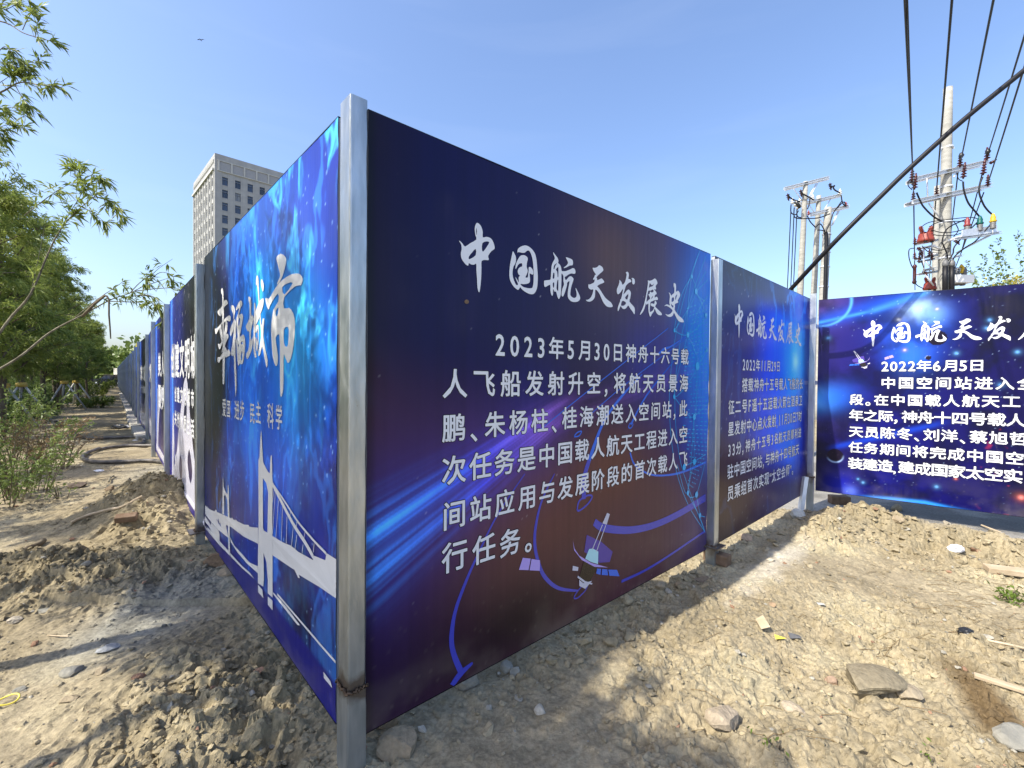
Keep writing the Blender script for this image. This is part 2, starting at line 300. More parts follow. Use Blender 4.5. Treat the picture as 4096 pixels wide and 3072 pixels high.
for a in [(-4.6, 4.6, 1.25, 3.45, .0105), (-10.5, 8.5, 3.42, 7.6, .024), (-26, 12, 7.55, 20, .07)]:
    v, f, c = grid_patch(*a); Vs.append(v); Fs.append(f+off); Cs.append(c); off += len(v)
# the coarse sheet around them, out to the horizon (cells already covered are left out)
gx = np.unique(np.concatenate([-np.geomspace(26, 900, 26), np.arange(-26, 12.01, .5), [-10.5, -4.6, 4.6, 8.5], np.geomspace(12, 900, 26)]))
gy = np.unique(np.concatenate([-np.geomspace(6, 900, 20), np.arange(-6, 20.1, .5), [1.25, 3.42, 7.55, 20], np.arange(20, 70, 1.), np.geomspace(70, 900, 22)]))
X, Y = np.meshgrid(gx, gy); x = X.ravel(); y = Y.ravel(); z = gh(x, y, False); farm = np.hypot(x, y) > 120; z = np.where(farm, -.3, z)
i = np.arange(len(gx)*len(gy)).reshape(len(gy), len(gx)); F = np.stack([i[:-1, :-1], i[:-1, 1:], i[1:, 1:], i[1:, :-1]], -1).reshape(-1, 4)
mx_ = (X[:-1, :-1]+X[1:, 1:]).ravel()/2; my_ = (Y[:-1, :-1]+Y[1:, 1:]).ravel()/2
inside = ((mx_ > -4.6) & (mx_ < 4.6) & (my_ > 1.25) & (my_ < 3.42)) | ((mx_ > -10.5) & (mx_ < 8.5) & (my_ > 3.42) & (my_ < 7.55)) | ((mx_ > -26) & (mx_ < 12) & (my_ > 7.55) & (my_ < 20))
F = F[~inside]; Vs.append(np.stack([x, y, z], 1)); Fs.append(F+off); Cs.append(ground_color(x, y))
M['soil'] = mat('dry_soil', (.3, .2, .1), .97, 0, .08, attr='Col', bump=.4, bscale=150, var=.22, vscale=55, bdet=8)
_n = M['soil'].node_tree; _b = _n.nodes['Principled BSDF']; _v = _n.nodes.new('ShaderNodeTexVoronoi'); _v.inputs['Scale'].default_value = 34; _t = _n.nodes.new('ShaderNodeTexCoord'); _w = _n.nodes.new('ShaderNodeTexNoise'); _w.inputs['Scale'].default_value = 22; _w.inputs['Detail'].default_value = 5
_a = _n.nodes.new('ShaderNodeMix'); _a.data_type = 'RGBA'; _a.blend_type = 'ADD'; _a.inputs[0].default_value = .05; _n.links.new(_t.outputs['Object'], _w.inputs[0]); _n.links.new(_t.outputs['Object'], _a.inputs[6]); _n.links.new(_w.outputs['Color'], _a.inputs[7]); _n.links.new(_a.outputs[2], _v.inputs['Vector'])
_k = _n.nodes.new('ShaderNodeMath'); _k.operation = 'MULTIPLY'; _n.links.new(_v.outputs['Color'], _k.inputs[0]); _n.links.new(_w.outputs[0], _k.inputs[1])
_p = _n.nodes.new('ShaderNodeBump'); _p.inputs['Strength'].default_value = .55; _p.inputs['Distance'].default_value = .018; _n.links.new(_k.outputs[0], _p.inputs['Height']); _n.links.new(_b.inputs['Normal'].links[0].from_socket, _p.inputs['Normal']); _n.links.new(_p.outputs[0], _b.inputs['Normal'])
gme = np_mesh('ground', np.concatenate(Vs), np.concatenate(Fs), M['soil'], False, np.concatenate(Cs))
tag(link('ground', gme), kind='structure')

# ---- clods and gravel
def ico(sub):
    t = (1+5**.5)/2; V = [(-1, t, 0), (1, t, 0), (-1, -t, 0), (1, -t, 0), (0, -1, t), (0, 1, t), (0, -1, -t), (0, 1, -t), (t, 0, -1), (t, 0, 1), (-t, 0, -1), (-t, 0, 1)]
    F = [(0, 11, 5), (0, 5, 1), (0, 1, 7), (0, 7, 10), (0, 10, 11), (1, 5, 9), (5, 11, 4), (11, 10, 2), (10, 7, 6), (7, 1, 8), (3, 9, 4), (3, 4, 2), (3, 2, 6), (3, 6, 8), (3, 8, 9), (4, 9, 5), (2, 4, 11), (6, 2, 10), (8, 6, 7), (9, 8, 1)]
    V = [np.array(v)/np.linalg.norm(v) for v in V]
    for _ in range(sub):
        cache = {}; NF = []
        def mid(a, b):
            k = (min(a, b), max(a, b))
            if k not in cache: m = V[a]+V[b]; V.append(m/np.linalg.norm(m)); cache[k] = len(V)-1
            return cache[k]
        for a, b, c in F: ab, bc, ca = mid(a, b), mid(b, c), mid(c, a); NF += [(a, ab, ca), (b, bc, ab), (c, ca, bc), (ab, bc, ca)]
        F = NF
    return np.array(V), np.array(F)
def rock_shape(sub, seed, flat=.65, amp=.28):
    V, F = ico(sub); r = np.random.default_rng(seed)
    for _ in range(7):                                   # chop with planes: angular faces
        n = r.normal(size=3); n /= np.linalg.norm(n); d = V@n; lim = r.uniform(.5, .8); V = V - np.where(d > lim, d-lim, 0)[:, None]*n
    V = V*(1+amp*(r.random((len(V), 1))-.5)) * np.array([1, r.uniform(.6, .95), flat*r.uniform(.7, 1.1)])
    return V, F
SH0 = [rock_shape(0, 100+i, .7, .5) for i in range(8)]; SH1 = [rock_shape(1, 200+i) for i in range(10)]
def scatter(n, region, dens, smin, smax, shapes, p=2.6):
    Vs, Fs, Cs = [], [], []; off = 0; x0, x1, y0, y1 = region; k = 0
    X = rng.uniform(x0, x1, n*4); Y = rng.uniform(y0, y1, n*4); D = dens(X, Y); keep = rng.random(n*4) < D; X = X[keep][:n]; Y = Y[keep][:n]; Z = gh(X, Y); C = ground_color(X, Y)
    for x, y, z, c in zip(X, Y, Z, C):
        V, F = shapes[rng.integers(len(shapes))]; s = smin*(smax/smin)**(rng.random()**p); a = rng.uniform(0, 6.28); ca, sa = math.cos(a), math.sin(a)
        b = rng.normal(0, .25); V = V*s; V = np.stack([V[:, 0]*ca-V[:, 1]*sa, V[:, 0]*sa+V[:, 1]*ca, V[:, 2]+V[:, 0]*b], 1)+[x, y, z+s*.18]
        Vs.append(V); Fs.append(F+off); off += len(V); t = rng.random()
        col = c*rng.uniform(.85, 1.25) if t < .93 else (np.array([.30, .28, .23]) if t < .985 else np.array([.28, .17, .11]))*rng.uniform(.8, 1.2)
        Cs.append(np.repeat(col[None], len(V), 0))
    return np.concatenate(Vs), np.concatenate(Fs), np.concatenate(Cs)
def dn(x, y): return np.clip(rough_mask(x, y)-.05, .16, 1)*(1-slab_mask(x, y)*.97)*(np.abs(x) < 1.25*y+.3)
A_ = scatter(9500, (-4.4, 4.4, 1.5, 3.8), dn, .005, .026, SH0, 2.2); B_ = scatter(4200, (-9, 8, 3.6, 8), dn, .01, .04, SH0, 2.2); C_ = scatter(6500, (-5, 6, 1.5, 6.5), lambda x, y: np.clip(rough_mask(x, y)-.4, .03, 1)**1.5*(1-slab_mask(x, y)*.97), .010, .042, SH1, 1.7)
def dbase(x, y): a = (x-cA[0])*dA[0]+(y-cA[1])*dA[1]; b = (x-cA[0])*nA[0]+(y-cA[1])*nA[1]; return np.exp(-((b-.10)/.12)**2)*sstep(.1, .5, a)*sstep(5.8, 4.5, a)*(.25+.75*gauss(a, 0*a, 2.6, 0, .9, 1))
D_ = scatter(1100, (-.6, 4.0, 1.7, 6), dbase, .012, .055, SH1, 1.3); C_ = (np.concatenate([C_[0], D_[0]]), np.concatenate([C_[1], D_[1]+len(C_[0])]), np.concatenate([C_[2], D_[2]]))
V = np.concatenate([A_[0], B_[0], C_[0]]); F = np.concatenate([A_[1], B_[1]+len(A_[0]), C_[1]+len(A_[0])+len(B_[0])]); C = np.concatenate([A_[2], B_[2], C_[2]])
tag(link('loose_gravel', np_mesh('loose_gravel', V, F, M['rock'], False, C)), 'loose clods and gravel scattered over the dry soil', 'gravel', kind='stuff')
def gz(x, y): return float(gh(np.array([x]), np.array([y]))[0])
def hit(px_, py_, fine=True):
    """first point of the ground along the line of sight"""
    d = ray(px_, py_); t = np.geomspace(1.2, 90, 700); P = d[None]*t[:, None]+[0, 0, CZ]; b = np.nonzero(P[:, 2] < gh(P[:, 0], P[:, 1], fine))[0]
    if not len(b): return on_ground(px_, py_, 0)
    i = b[0]; t = np.linspace(t[max(i-1, 0)], t[i], 12); P = d[None]*t[:, None]+[0, 0, CZ]; b = np.nonzero(P[:, 2] <= gh(P[:, 0], P[:, 1], fine))[0]; return P[b[0] if len(b) else -1]
def big_stone(px, py, s, label, m='stone', flat=.6, seed=1, rz=0., col=None, group=None):
    p = hit(px, py); col = None if col is None else tuple(.82*k for k in col); V, F = rock_shape(2, seed, flat, .10)
    V = V*s; me = np_mesh('stone', V, F, M[m] if col is None else M['rock'], False, np.repeat(np.array(col or (.3, .24, .16))[None], len(V), 0))
    o = link('stone', me); o.location = (p[0], p[1], gz(p[0], p[1])+s*flat*.3); o.rotation_euler = (0, 0, rz); tag(o, label, 'stone', group); return o
for a in [(2890, 2880, .085, 'biggest pale tan boulder at the bottom of the bare soil, right of the near panel', 'rock', .6, 3, .2, (.40, .33, .24)),
          (3480, 2740, .19, 'broad flat grey-brown slab of rock half buried in the right foreground', 'rock', .35, 5, .4, (.27, .23, .155)),
          (3630, 2780, .075, 'tan rock leaning against the flat grey-brown slab of rock', 'rock', .5, 8, 1.2, (.36, .30, .21)),
          (4060, 2960, .10, 'pale grey flat stone at the right edge beside the damp patch', 'stone', .4, 9, .3, None),
          (2810, 2330, .07, 'dark brown lump of rock at the foot of the post between the two aerospace panels', 'rock', .8, 11, .3, (.22, .17, .12)),
          (2640, 2350, .05, 'squarish tan stone in the shade beneath the big right panel', 'rock', .8, 12, .8, (.34, .28, .19)),
          (2720, 2345, .045, 'small brown stone next to the squarish tan stone under the panel', 'rock', .8, 13, .1, (.26, .20, .13)),
          (2030, 2680, .04, 'bluish grey shard of stone standing up under the big right panel', 'stone', 1.2, 14, .2, None),
          (2060, 2690, .035, 'small grey stone beside the bluish shard under the panel', 'stone', .8, 15, .9, None),
          (1860, 2740, .09, 'grey angular rock touching the lower edge of the big right panel', 'rock', .6, 16, .5, (.33, .29, .22)),
          (2160, 2850, .035, 'whitish pebble in front of the near panel', 'rock', .8, 17, .2, (.5, .46, .38)),
          (1600, 2990, .10, 'large cracked tan clod just right of the corner post foot', 'rock', .55, 18, .3, (.33, .26, .17)),
          (1560, 2860, .09, 'tan clod of earth under the bottom corner of the near right panel', 'rock', .6, 19, 1.1, (.34, .27, .18)),
          (3170, 2840, .055, 'long pale stone lying flat in the right foreground', 'rock', .4, 20, 2.2, (.44, .37, .27)),
          (3030, 2060, .0, '', '', 0, 0, 0, None),
          (3195, 2066, .085, 'pale bluish white chunk of stone by the foot of the far post', 'rock', .8, 22, .3, (.55, .55, .5)),
          (860, 2260, .10, 'brown block of stone lying behind the lower edge of the left city panel', 'rock', .7, 23, .3, (.24, .17, .11)),
          (920, 2300, .09, 'tan block of stone beside the lower edge of the left city panel', 'rock', .7, 24, .7, (.33, .27, .19)),
          (290, 2690, .055, 'flat grey stone lying on the smooth soil at left', 'stone', .45, 25, .3, None),
          (410, 2690, .032, 'small round tan stone right of the flat grey stone', 'rock', .7, 26, .3, (.36, .3, .21)),
          (280, 2800, .055, 'thin upturned crust of soil casting a dark shadow at lower left', 'rock', .35, 27, .4, (.33, .27, .18)),
          (75, 2763, .03, 'small grey stone near the yellow ring at lower left', 'stone', .6, 28, .4, None),
          (180, 2450, .055, 'grey stone on the shaded clods at left, largest of its cluster', 'stone', .6, 29, .4, None),
          (60, 2485, .04, 'pale stone near the left edge on the shaded clods', 'rock', .6, 30, .4, (.45, .4, .32)),
          (430, 2600, .06, 'crumbled bluish grey lump of ash on the left soil', 'rock', .5, 31, .4, (.36, .37, .37)),
          (440, 1962, .07, 'dark clod sitting left of the earth heap', 'rock', .7, 32, .4, (.2, .15, .1)),
          (310, 1950, .12, 'dark wedge of stone lying in the tree shade on the path', 'rock', .6, 33, .1, (.15, .12, .10)),
          (4010, 2140, .0, '', '', 0, 0, 0, None),
          (2980, 2160, .07, 'reddish tan stone under the lower edge of the second aerospace panel', 'rock', .7, 35, .4, (.42, .31, .22)),
          (3590, 2085, .07, 'flat tan clod on the near face of the right earth mound', 'rock', .5, 36, .2, (.37, .30, .2)),
          (3585, 2040, .085, 'blocky clod crowning the right earth mound', 'rock', .8, 37, .6, (.38, .31, .2)),
          (3090, 2420, .035, 'flat orange-tan pebble on the open soil', 'rock', .5, 38, .2, (.42, .3, .19)),
          (3320, 2730, .04, 'pinkish clod on the open soil right of the long pale stone', 'rock', .7, 39, .2, (.38, .27, .19))]:
    if a[2]: big_stone(a[0], a[1], a[2], a[3], a[4], a[5], a[6], a[7], a[8])

# ------------------------------------------------------------------ posts
def post(name_label, o, va, vb, zplate, ztop, zbot, lean=(0, 0), plate=.2, group='galvanised square posts of the hoarding', weld=True, cap=True):
    """square tube: o = a corner (xy), va/vb = horizontal edge vectors; local origin at the weld height"""
    r = empty('fence_post', (o[0], o[1], zplate)); tag(r, name_label, 'fence post', group)
    va = np.array([*va, 0.]); vb = np.array([*vb, 0.]); lx = np.array([lean[0], lean[1], 0.])
    hT = ztop-zplate; hB = zbot-zplate; e = .004
    def shell(z0, z1, grow=0.):
        a, b = va, vb; ua = a/np.linalg.norm(a); ub = b/np.linalg.norm(b); oo = -grow*(ua+ub); A = a+2*grow*ua; B = b+2*grow*ub; V = []; F = []
        # rounded square outline
        c = [oo, oo+A, oo+A+B, oo+B]; out = []; rr = .007
        for k in range(4):
            p = c[k]; q = c[(k+1) % 4]; s_ = c[k-1]; d1 = (s_-p)/np.linalg.norm(s_-p); d2_ = (q-p)/np.linalg.norm(q-p)
            for t in (0, .5, 1):
                w = (1-t)**2*(p+d1*rr)+2*t*(1-t)*p+t*t*(p+d2_*rr); out.append(w)
        n = len(out)
        inn = [np.mean(c, 0)+(w-np.mean(c, 0))*(1-2*e/.08) for w in out]
        for ring, z in ((out, z0), (out, z1), (inn, z1), (inn, z1-.3)):
            sh = lx*((z)/max(hT, .01)); V += [w+sh+np.array([0, 0, z]) for w in ring]
        for L_ in range(3): F += [(L_*n+k, L_*n+(k+1) % n, (L_+1)*n+(k+1) % n, (L_+1)*n+k) for k in range(n)]
        return V, F
    mb = MB(); V, F = shell(.004, hT); mb.add(V, F); mb.build('tube', M['steel'], r)
    if zbot < zplate-.02: mb = MB(); V, F = shell(hB-.1, -.006, .004); mb.add(V, F); mb.build('foot_tube', M['steel'], r)
    mid = (va+vb)/2
    if plate:
        ua = va/np.linalg.norm(va); ub = vb/np.linalg.norm(vb); mb = MB(); p0 = mid-(ua+ub)*plate/2; mb.obox(p0-[0, 0, .006], ua*plate, ub*plate, (0, 0, .010)); mb.build('base_plate', M['steel'], r)
    if weld:
        mb = MB(); g = .006; ua = va/np.linalg.norm(va); ub = vb/np.linalg.norm(vb); c = [-g*(ua+ub), va+g*(ua-ub), va+vb+g*(ua+ub), vb+g*(ub-ua)]; rr = random.Random(int(abs(o[0])*1000))
        for k in range(4):
            pts = []; rs = []
            for t in np.linspace(0, 1, 14): pts.append(c[k]*(1-t)+c[(k+1) % 4]*t+np.array([rr.uniform(-.003, .003), rr.uniform(-.003, .003), rr.uniform(-.006, .01)])); rs.append(rr.uniform(.003, .0085))
            mb.tube(pts, rs, 6)
        mb.build('weld_bead', M['weld'], r)
    return r
R0 = cA-.07*dA
post('nearest post, tall square steel tube at the corner where the two runs meet', R0, .07*dA, .1*dL, .352, 2.695, -.05, plate=0, weld=True)
pe = eA
post('steel post between the two right hand aerospace panels, standing on a rusty plate', pe, .07*nA, .08*dA, .195, 2.615, .02, lean=(.012, .02), plate=.16)
E3 = np.array([3.776, 5.466])-.07*nA
post('bright far post at the end of the right run beside the blue star sign', E3+.0*nA, .07*nA, .03*d2, .39, 2.69, -.05, plate=0)
mb = MB(); p3 = np.array([E3[0], E3[1], .0])-np.array([*(.02*d2), 0])
mb.obox(p3+[-.13, -.09, -.03], (.05, .0, 0), (0, .05, 0), (.10, .07, .42)); brace = mb.build('brace', M['zinc']); tag(brace, 'short slanting steel strut behind the far post of the right run', 'steel strut')
ZPL = [.19, .17, -.03, -.05, -.06, -.05, -.04]
for k, p in enumerate(LP[1:]):
    far = k > 7
    u = FDIR if k > 0 else dL; n_ = np.array([-u[1], -u[0]*-1*-1]) if False else np.array([-u[1], u[0]]); n_ = n_ if n_[1] < 0 else -n_
    names = ['steel post at the left end of the happy city panel, on a galvanised plate', 'steel post right of the earth heap, on a small plate', 'steel post left of the dark arch print', 'steel post behind the black hose loop', 'steel post beside the trash bags']
    lab = names[k] if k < 5 else 'far steel post standing in the distant part of the long left run'
    post(lab, p, .065*n_, .085*u, ZPL[k] if k < len(ZPL) else -.04, 2.60-.02*(k == 1)+random.uniform(-.01, .01), -.08, plate=.17 if k < 4 else 0, weld=k < 3, group='galvanised square posts of the hoarding' if k < 5 else 'far posts of the long left run')
# the pale end post
pz = LP[-1]+np.array([-1.4, 1.3])
mb = MB(); mb.box((0, 0, 1.25), (.5, .35, 2.6)); o = mb.build('gate_pillar', M['cream']); o.location = (pz[0], pz[1], -.05); tag(o, 'pale rectangular pillar closing the far end of the left run', 'pillar')

# ------------------------------------------------------------------ panels: local X along, Z up, Y into the back
class Panel:
    def __init__(s, label, p0, p1, z0, z1, colf, step=.0085, group='printed panels of the hoarding', gap=.0):
        p0 = np.array(p0, float); p1 = np.array(p1, float); s.w = float(np.linalg.norm(p1-p0)); s.h = z1-z0; s.X = (p1-p0)/s.w; s.Y = np.array([-s.X[1], s.X[0]]); s.p0 = p0; s.z0 = z0; s.k = 0
        nx = max(4, int(s.w/step)); nz = max(4, int(s.h/step)); U, V = np.meshgrid(np.linspace(0, s.w, nx+1), np.linspace(0, s.h, nz+1)); u = U.ravel(); v = V.ravel()
        y = s.bulge(u, v)
        F = np.arange((nx+1)*(nz+1)).reshape(nz+1, nx+1); F = np.stack([F[:-1, :-1], F[:-1, 1:], F[1:, 1:], F[1:, :-1]], -1).reshape(-1, 4)
        me = np_mesh('hoarding_panel', np.stack([u, y, v], 1), F, M['print'], True, colf(s, u, v) if colf else None)
        s.o = link('hoarding_panel', me); s.o.matrix_world = Matrix(((s.X[0], s.Y[0], 0, p0[0]), (s.X[1], s.Y[1], 0, p0[1]), (0, 0, 1, z0), (0, 0, 0, 1))); tag(s.o, label, 'printed panel', group)
        mb = MB(); t = .028
        mb.obox((0.001, .002, 0.001), (s.w-.002, 0, 0), (0, t, 0), (0, 0, s.h-.002)); mb.build('sheet_core', M['sheet_back'], s.o)
        for a in range(2): mb = MB(); z = s.h if a else -.004; mb.obox((0, -.0015, z), (s.w, 0, 0), (0, t+.003, 0), (0, 0, .004)); mb.build('folded_hem', M['ink_dark'], s.o)   # vinyl folded over the edge
    def bulge(s, u, v): e = np.exp(-u/.10)+np.exp(-(s.w-u)/.12); return .0014*np.sin(u*7+v*1.3)*np.sin(v*3.1+u)+.00012*np.sin(u*90)*np.sin(u*1.7+v)+.0016*e*np.sin(v*17+3*np.sin(v*5)+u*30)-.0016*e
    def uv(s, x, y):
        d = ray(x, y); P = np.array([s.p0[0], s.p0[1], 0]); n = np.array([s.Y[0], s.Y[1], 0]); o = np.array([0, 0, CZ]); t = ((P-o)@n)/(d@n); q = o+d*t
        return float((q[:2]-s.p0)@s.X), float(q[2]-s.z0)
    def yy(s, u, v, lift): return float(s.bulge(np.array(u), np.array(v)))-lift
    def poly(s, name, loops_list, mat_, lift=.0022, parent=None):
        """loops_list: list of [outer, hole, hole..] in (u,v)"""
        V = []; F = []
        for q, loops in enumerate(loops_list):
            tri = tessellate_polygon([[Vector((p[0], p[1], 0)) for p in l] for l in loops]); pts = [p for l in loops for p in l]; b = len(V); V += [(p[0], s.yy(p[0], p[1], lift+.00025*q), p[1]) for p in pts]
            for t in tri:
                a, b2, c = [pts[i] for i in t]; ar = (b2[0]-a[0])*(c[1]-a[1])-(c[0]-a[0])*(b2[1]-a[1])
                F.append(tuple(b+i for i in (t if ar > 0 else t[::-1])))
        me = bpy.data.meshes.new(name); me.from_pydata(V, [], F); me.materials.append(mat_); me.update(); return link(name, me, parent or s.o)
    def ribbon_loop(s, pts, w):
        """pts (u,v), w widths (m) -> closed outline"""
        P = catmull(pts, 5) if len(pts) > 2 else [np.array(p, float) for p in pts]; n = len(P); W_ = np.interp(np.linspace(0, 1, n), np.linspace(0, 1, len(w)), w) if hasattr(w, '__len__') else [w]*n; L = []; Rr = []
        for i, p in enumerate(P):
            t = P[min(i+1, n-1)]-P[max(i-1, 0)]; t = t/(np.linalg.norm(t)+1e-9); nn = np.array([-t[1], t[0]])*W_[i]/2; L.append(p+nn); Rr.append(p-nn)
        return L, Rr
    def ribbons(s, name, items, mat_, lift=.0016):
        V = []; F = []
        for q, (pts, w) in enumerate(items):
            L, Rr = s.ribbon_loop(pts, w); b = len(V); n = len(L)
            for a, c in zip(L, Rr):
                for p in (a, c):
                    u = min(max(p[0], .001), s.w-.001); v = min(max(p[1], .001), s.h-.001); V.append((u, s.yy(u, v, lift+.00002*(q % 7)), v))
            F += [(b+2*i, b+2*i+1, b+2*i+3, b+2*i+2) for i in range(n-1)]
        me = bpy.data.meshes.new(name); me.from_pydata(V, [], F); me.materials.append(mat_); me.update(); return link(name, me, s.o)
def catmull(pts, n, closed=False):
    P = [np.array(p, float) for p in pts]; m = len(P); out = []
    for i in range(m if closed else m-1):
        a, b, c, d = (P[(i+k-1) % m] if closed else P[min(max(i+k-1, 0), m-1)] for k in range(4))
        for j in range(n):
            t = j/n; out.append(.5*((2*b)+(c-a)*t+(2*a-5*b+4*c-d)*t*t+(3*b-a-3*c+d)*t**3))
    if not closed: out.append(P[-1])
    return out
def px(pn, pts, x0, y0, sc, smooth=0, closed=True):
    q = [pn.uv(x0+a*sc, y0+b*sc) for a, b in pts]
    return [tuple(p) for p in catmull(q, smooth, closed)] if smooth else q

# ---- lettering from the built-in font, glyph by glyph
_gl = {}; _rib = {}
def glyphs(chars, emb=.012):
    need = [c for c in dict.fromkeys(chars) if (c, emb) not in _gl]
    if not need: return
    obs = []
    for ch in need:
        cu = bpy.data.curves.new('glyph', 'FONT'); cu.body = ch; cu.size = 1; cu.offset = 0; cu.resolution_u = 3; o = bpy.data.objects.new('glyph', cu); COL.objects.link(o); obs.append(o)
    dg = bpy.context.evaluated_depsgraph_get(); dg.update()
    for ch, o in zip(need, obs):
        me = bpy.data.meshes.new_from_object(o.evaluated_get(dg)); V = np.zeros(len(me.vertices)*3); me.vertices.foreach_get('co', V); V = V.reshape(-1, 3)[:, :2]; F = [tuple(p.vertices) for p in me.polygons]
        cnt = {}
        for f in F:
            for i in range(len(f)): a, b = f[i], f[(i+1) % len(f)]; k = (min(a, b), max(a, b)); cnt[k] = None if k in cnt else (a, b)
        RV = []; RF = []; HV = []; HF = []
        for e_ in cnt.values():
            if e_ is None: continue
            a, b = V[e_[0]], V[e_[1]]; d = b-a; l = np.linalg.norm(d)
            if l < 1e-6: continue
            d = d/l; n = np.array([-d[1], d[0]])
            for (VV, FF, w) in ((RV, RF, emb), (HV, HF, emb+.028)): k = len(VV); VV += [a-d*w*.5-n*w, b+d*w*.5-n*w, b+d*w*.5+n*w, a-d*w*.5+n*w]; FF.append((k, k+1, k+2, k+3))
        _gl[(ch, emb)] = (V, F); _rib[(ch, emb)] = (RV, RF, HV, HF); bpy.data.meshes.remove(me)
    for o in obs: cu = o.data; bpy.data.objects.remove(o); bpy.data.curves.remove(cu)
def bbox(ch, emb): V = _gl[(ch, emb)][0]; return V.min(0), V.max(0)
def adv(ch): return .60 if ch in '0123456789F' else (.36 if ch in ',“”' else (.5 if ch in '，。、 ' else 1.0))
def text_part(pn, name, placed, mat_, emb=.012, lift=.0022, halo=0):
    """placed: list of (char, u0, v0, su, sv): glyph em box corner and scale"""
    V = []; F = []
    H = []; HF_ = []
    for ch, u0, v0, su, sv in placed:
        G, Fc = _gl[(ch, emb)]; RV, RF, HV, HF = _rib[(ch, emb)]
        for (GG, FF, dl_, VV, OO) in ((G, Fc, 0, V, F), (RV, RF, .0003, V, F), (HV, HF, -.0012, H, HF_)):
            b = len(VV)
            for x, y in GG: u = u0+x*su; v = v0+y*sv; VV.append((u, pn.yy(u, v, lift+dl_), v))
            for f in FF: OO.append(tuple(b+i for i in f))
    if halo: me = bpy.data.meshes.new('text_outline'); me.from_pydata(H, [], HF_); me.materials.append(M['halo']); me.update(); link('text_outline', me, pn.o)
    me = bpy.data.meshes.new(name); me.from_pydata(V, [], F); me.materials.append(mat_); me.update()
    return link(name, me, pn.o)
BL = -.12      # em bottom of a CJK glyph in font units
def text_line(pn, s, left, rightp, emb=.012, mat_=None, size=None, cut=None):
    """left = (x, ytop, ybottom) of the first glyph in photo pixels, rightp the same for the right side of the last glyph"""
    (lu, lv1), (_, lv0) = pn.uv(left[0], left[1]), pn.uv(left[0], left[2]); (ru, rv1), (_, rv0) = pn.uv(rightp[0], rightp[1]), pn.uv(rightp[0], rightp[2])
    glyphs(s, emb); hh = ((lv1-lv0)+(rv1-rv0))/2; digit = s[0] in '0123456789'
    glyphs('国', emb); m0, m1 = bbox('国', emb); K = (m1[1]-m0[1])+2*emb; sz = size or hh/K*1.03; by = -(m0[1]-emb)*sz; ncj = sum(1 for c in s if c not in '0123456789F，。、,“” '); lim = (ru-lu)/(sum(adv(c) for c in s)*.98); A = [adv(c) for c in s]; tot = sum(A)*sz*.98; n = len(s); gap = (ru-lu-tot)/(n-1); out = []; u = lu; vb = lv0; vb2 = rv0
    for ch, a in zip(s, A):
        t = (u-lu)/max(1e-6, ru-lu); v = vb*(1-t)+vb2*t
        if ch != ' ':
            mn, mx = bbox(ch, emb); cx = (mn[0]+mx[0])/2
            if ch in '，、,': v_ = v+.02*sz-mn[1]*sz*1.0-.02*sz; out.append((ch, u+.05*sz-mn[0]*sz*.95, v-mn[1]*sz*0-.02*sz+.0, sz*.95, sz*.95))
            elif ch == '。': out.append((ch, u+.05*sz-mn[0]*sz, v+.02*sz, sz, sz))
            elif ch in '“”': out.append((ch, u+a*sz/2-cx*sz, v+.08*sz, sz, sz))
            elif ch in '0123456789F': out.append((ch, u+a*sz*.98/2-cx*sz*1.0, v+.05*sz, sz*1.0, sz*.80/(mx[1]-mn[1])*1.0))
            else: out.append((ch, u+a*sz*.98/2-cx*sz, v+by, sz, sz))
        u += a*sz*.98+gap
    return out
def put_lines(pn, lines, emb, mat_=None):
    for s, l, r in lines:
        pl = text_line(pn, s, l, r, emb)
        text_part(pn, 'text_line', pl, mat_ or M['ink'], emb, .0024, True)

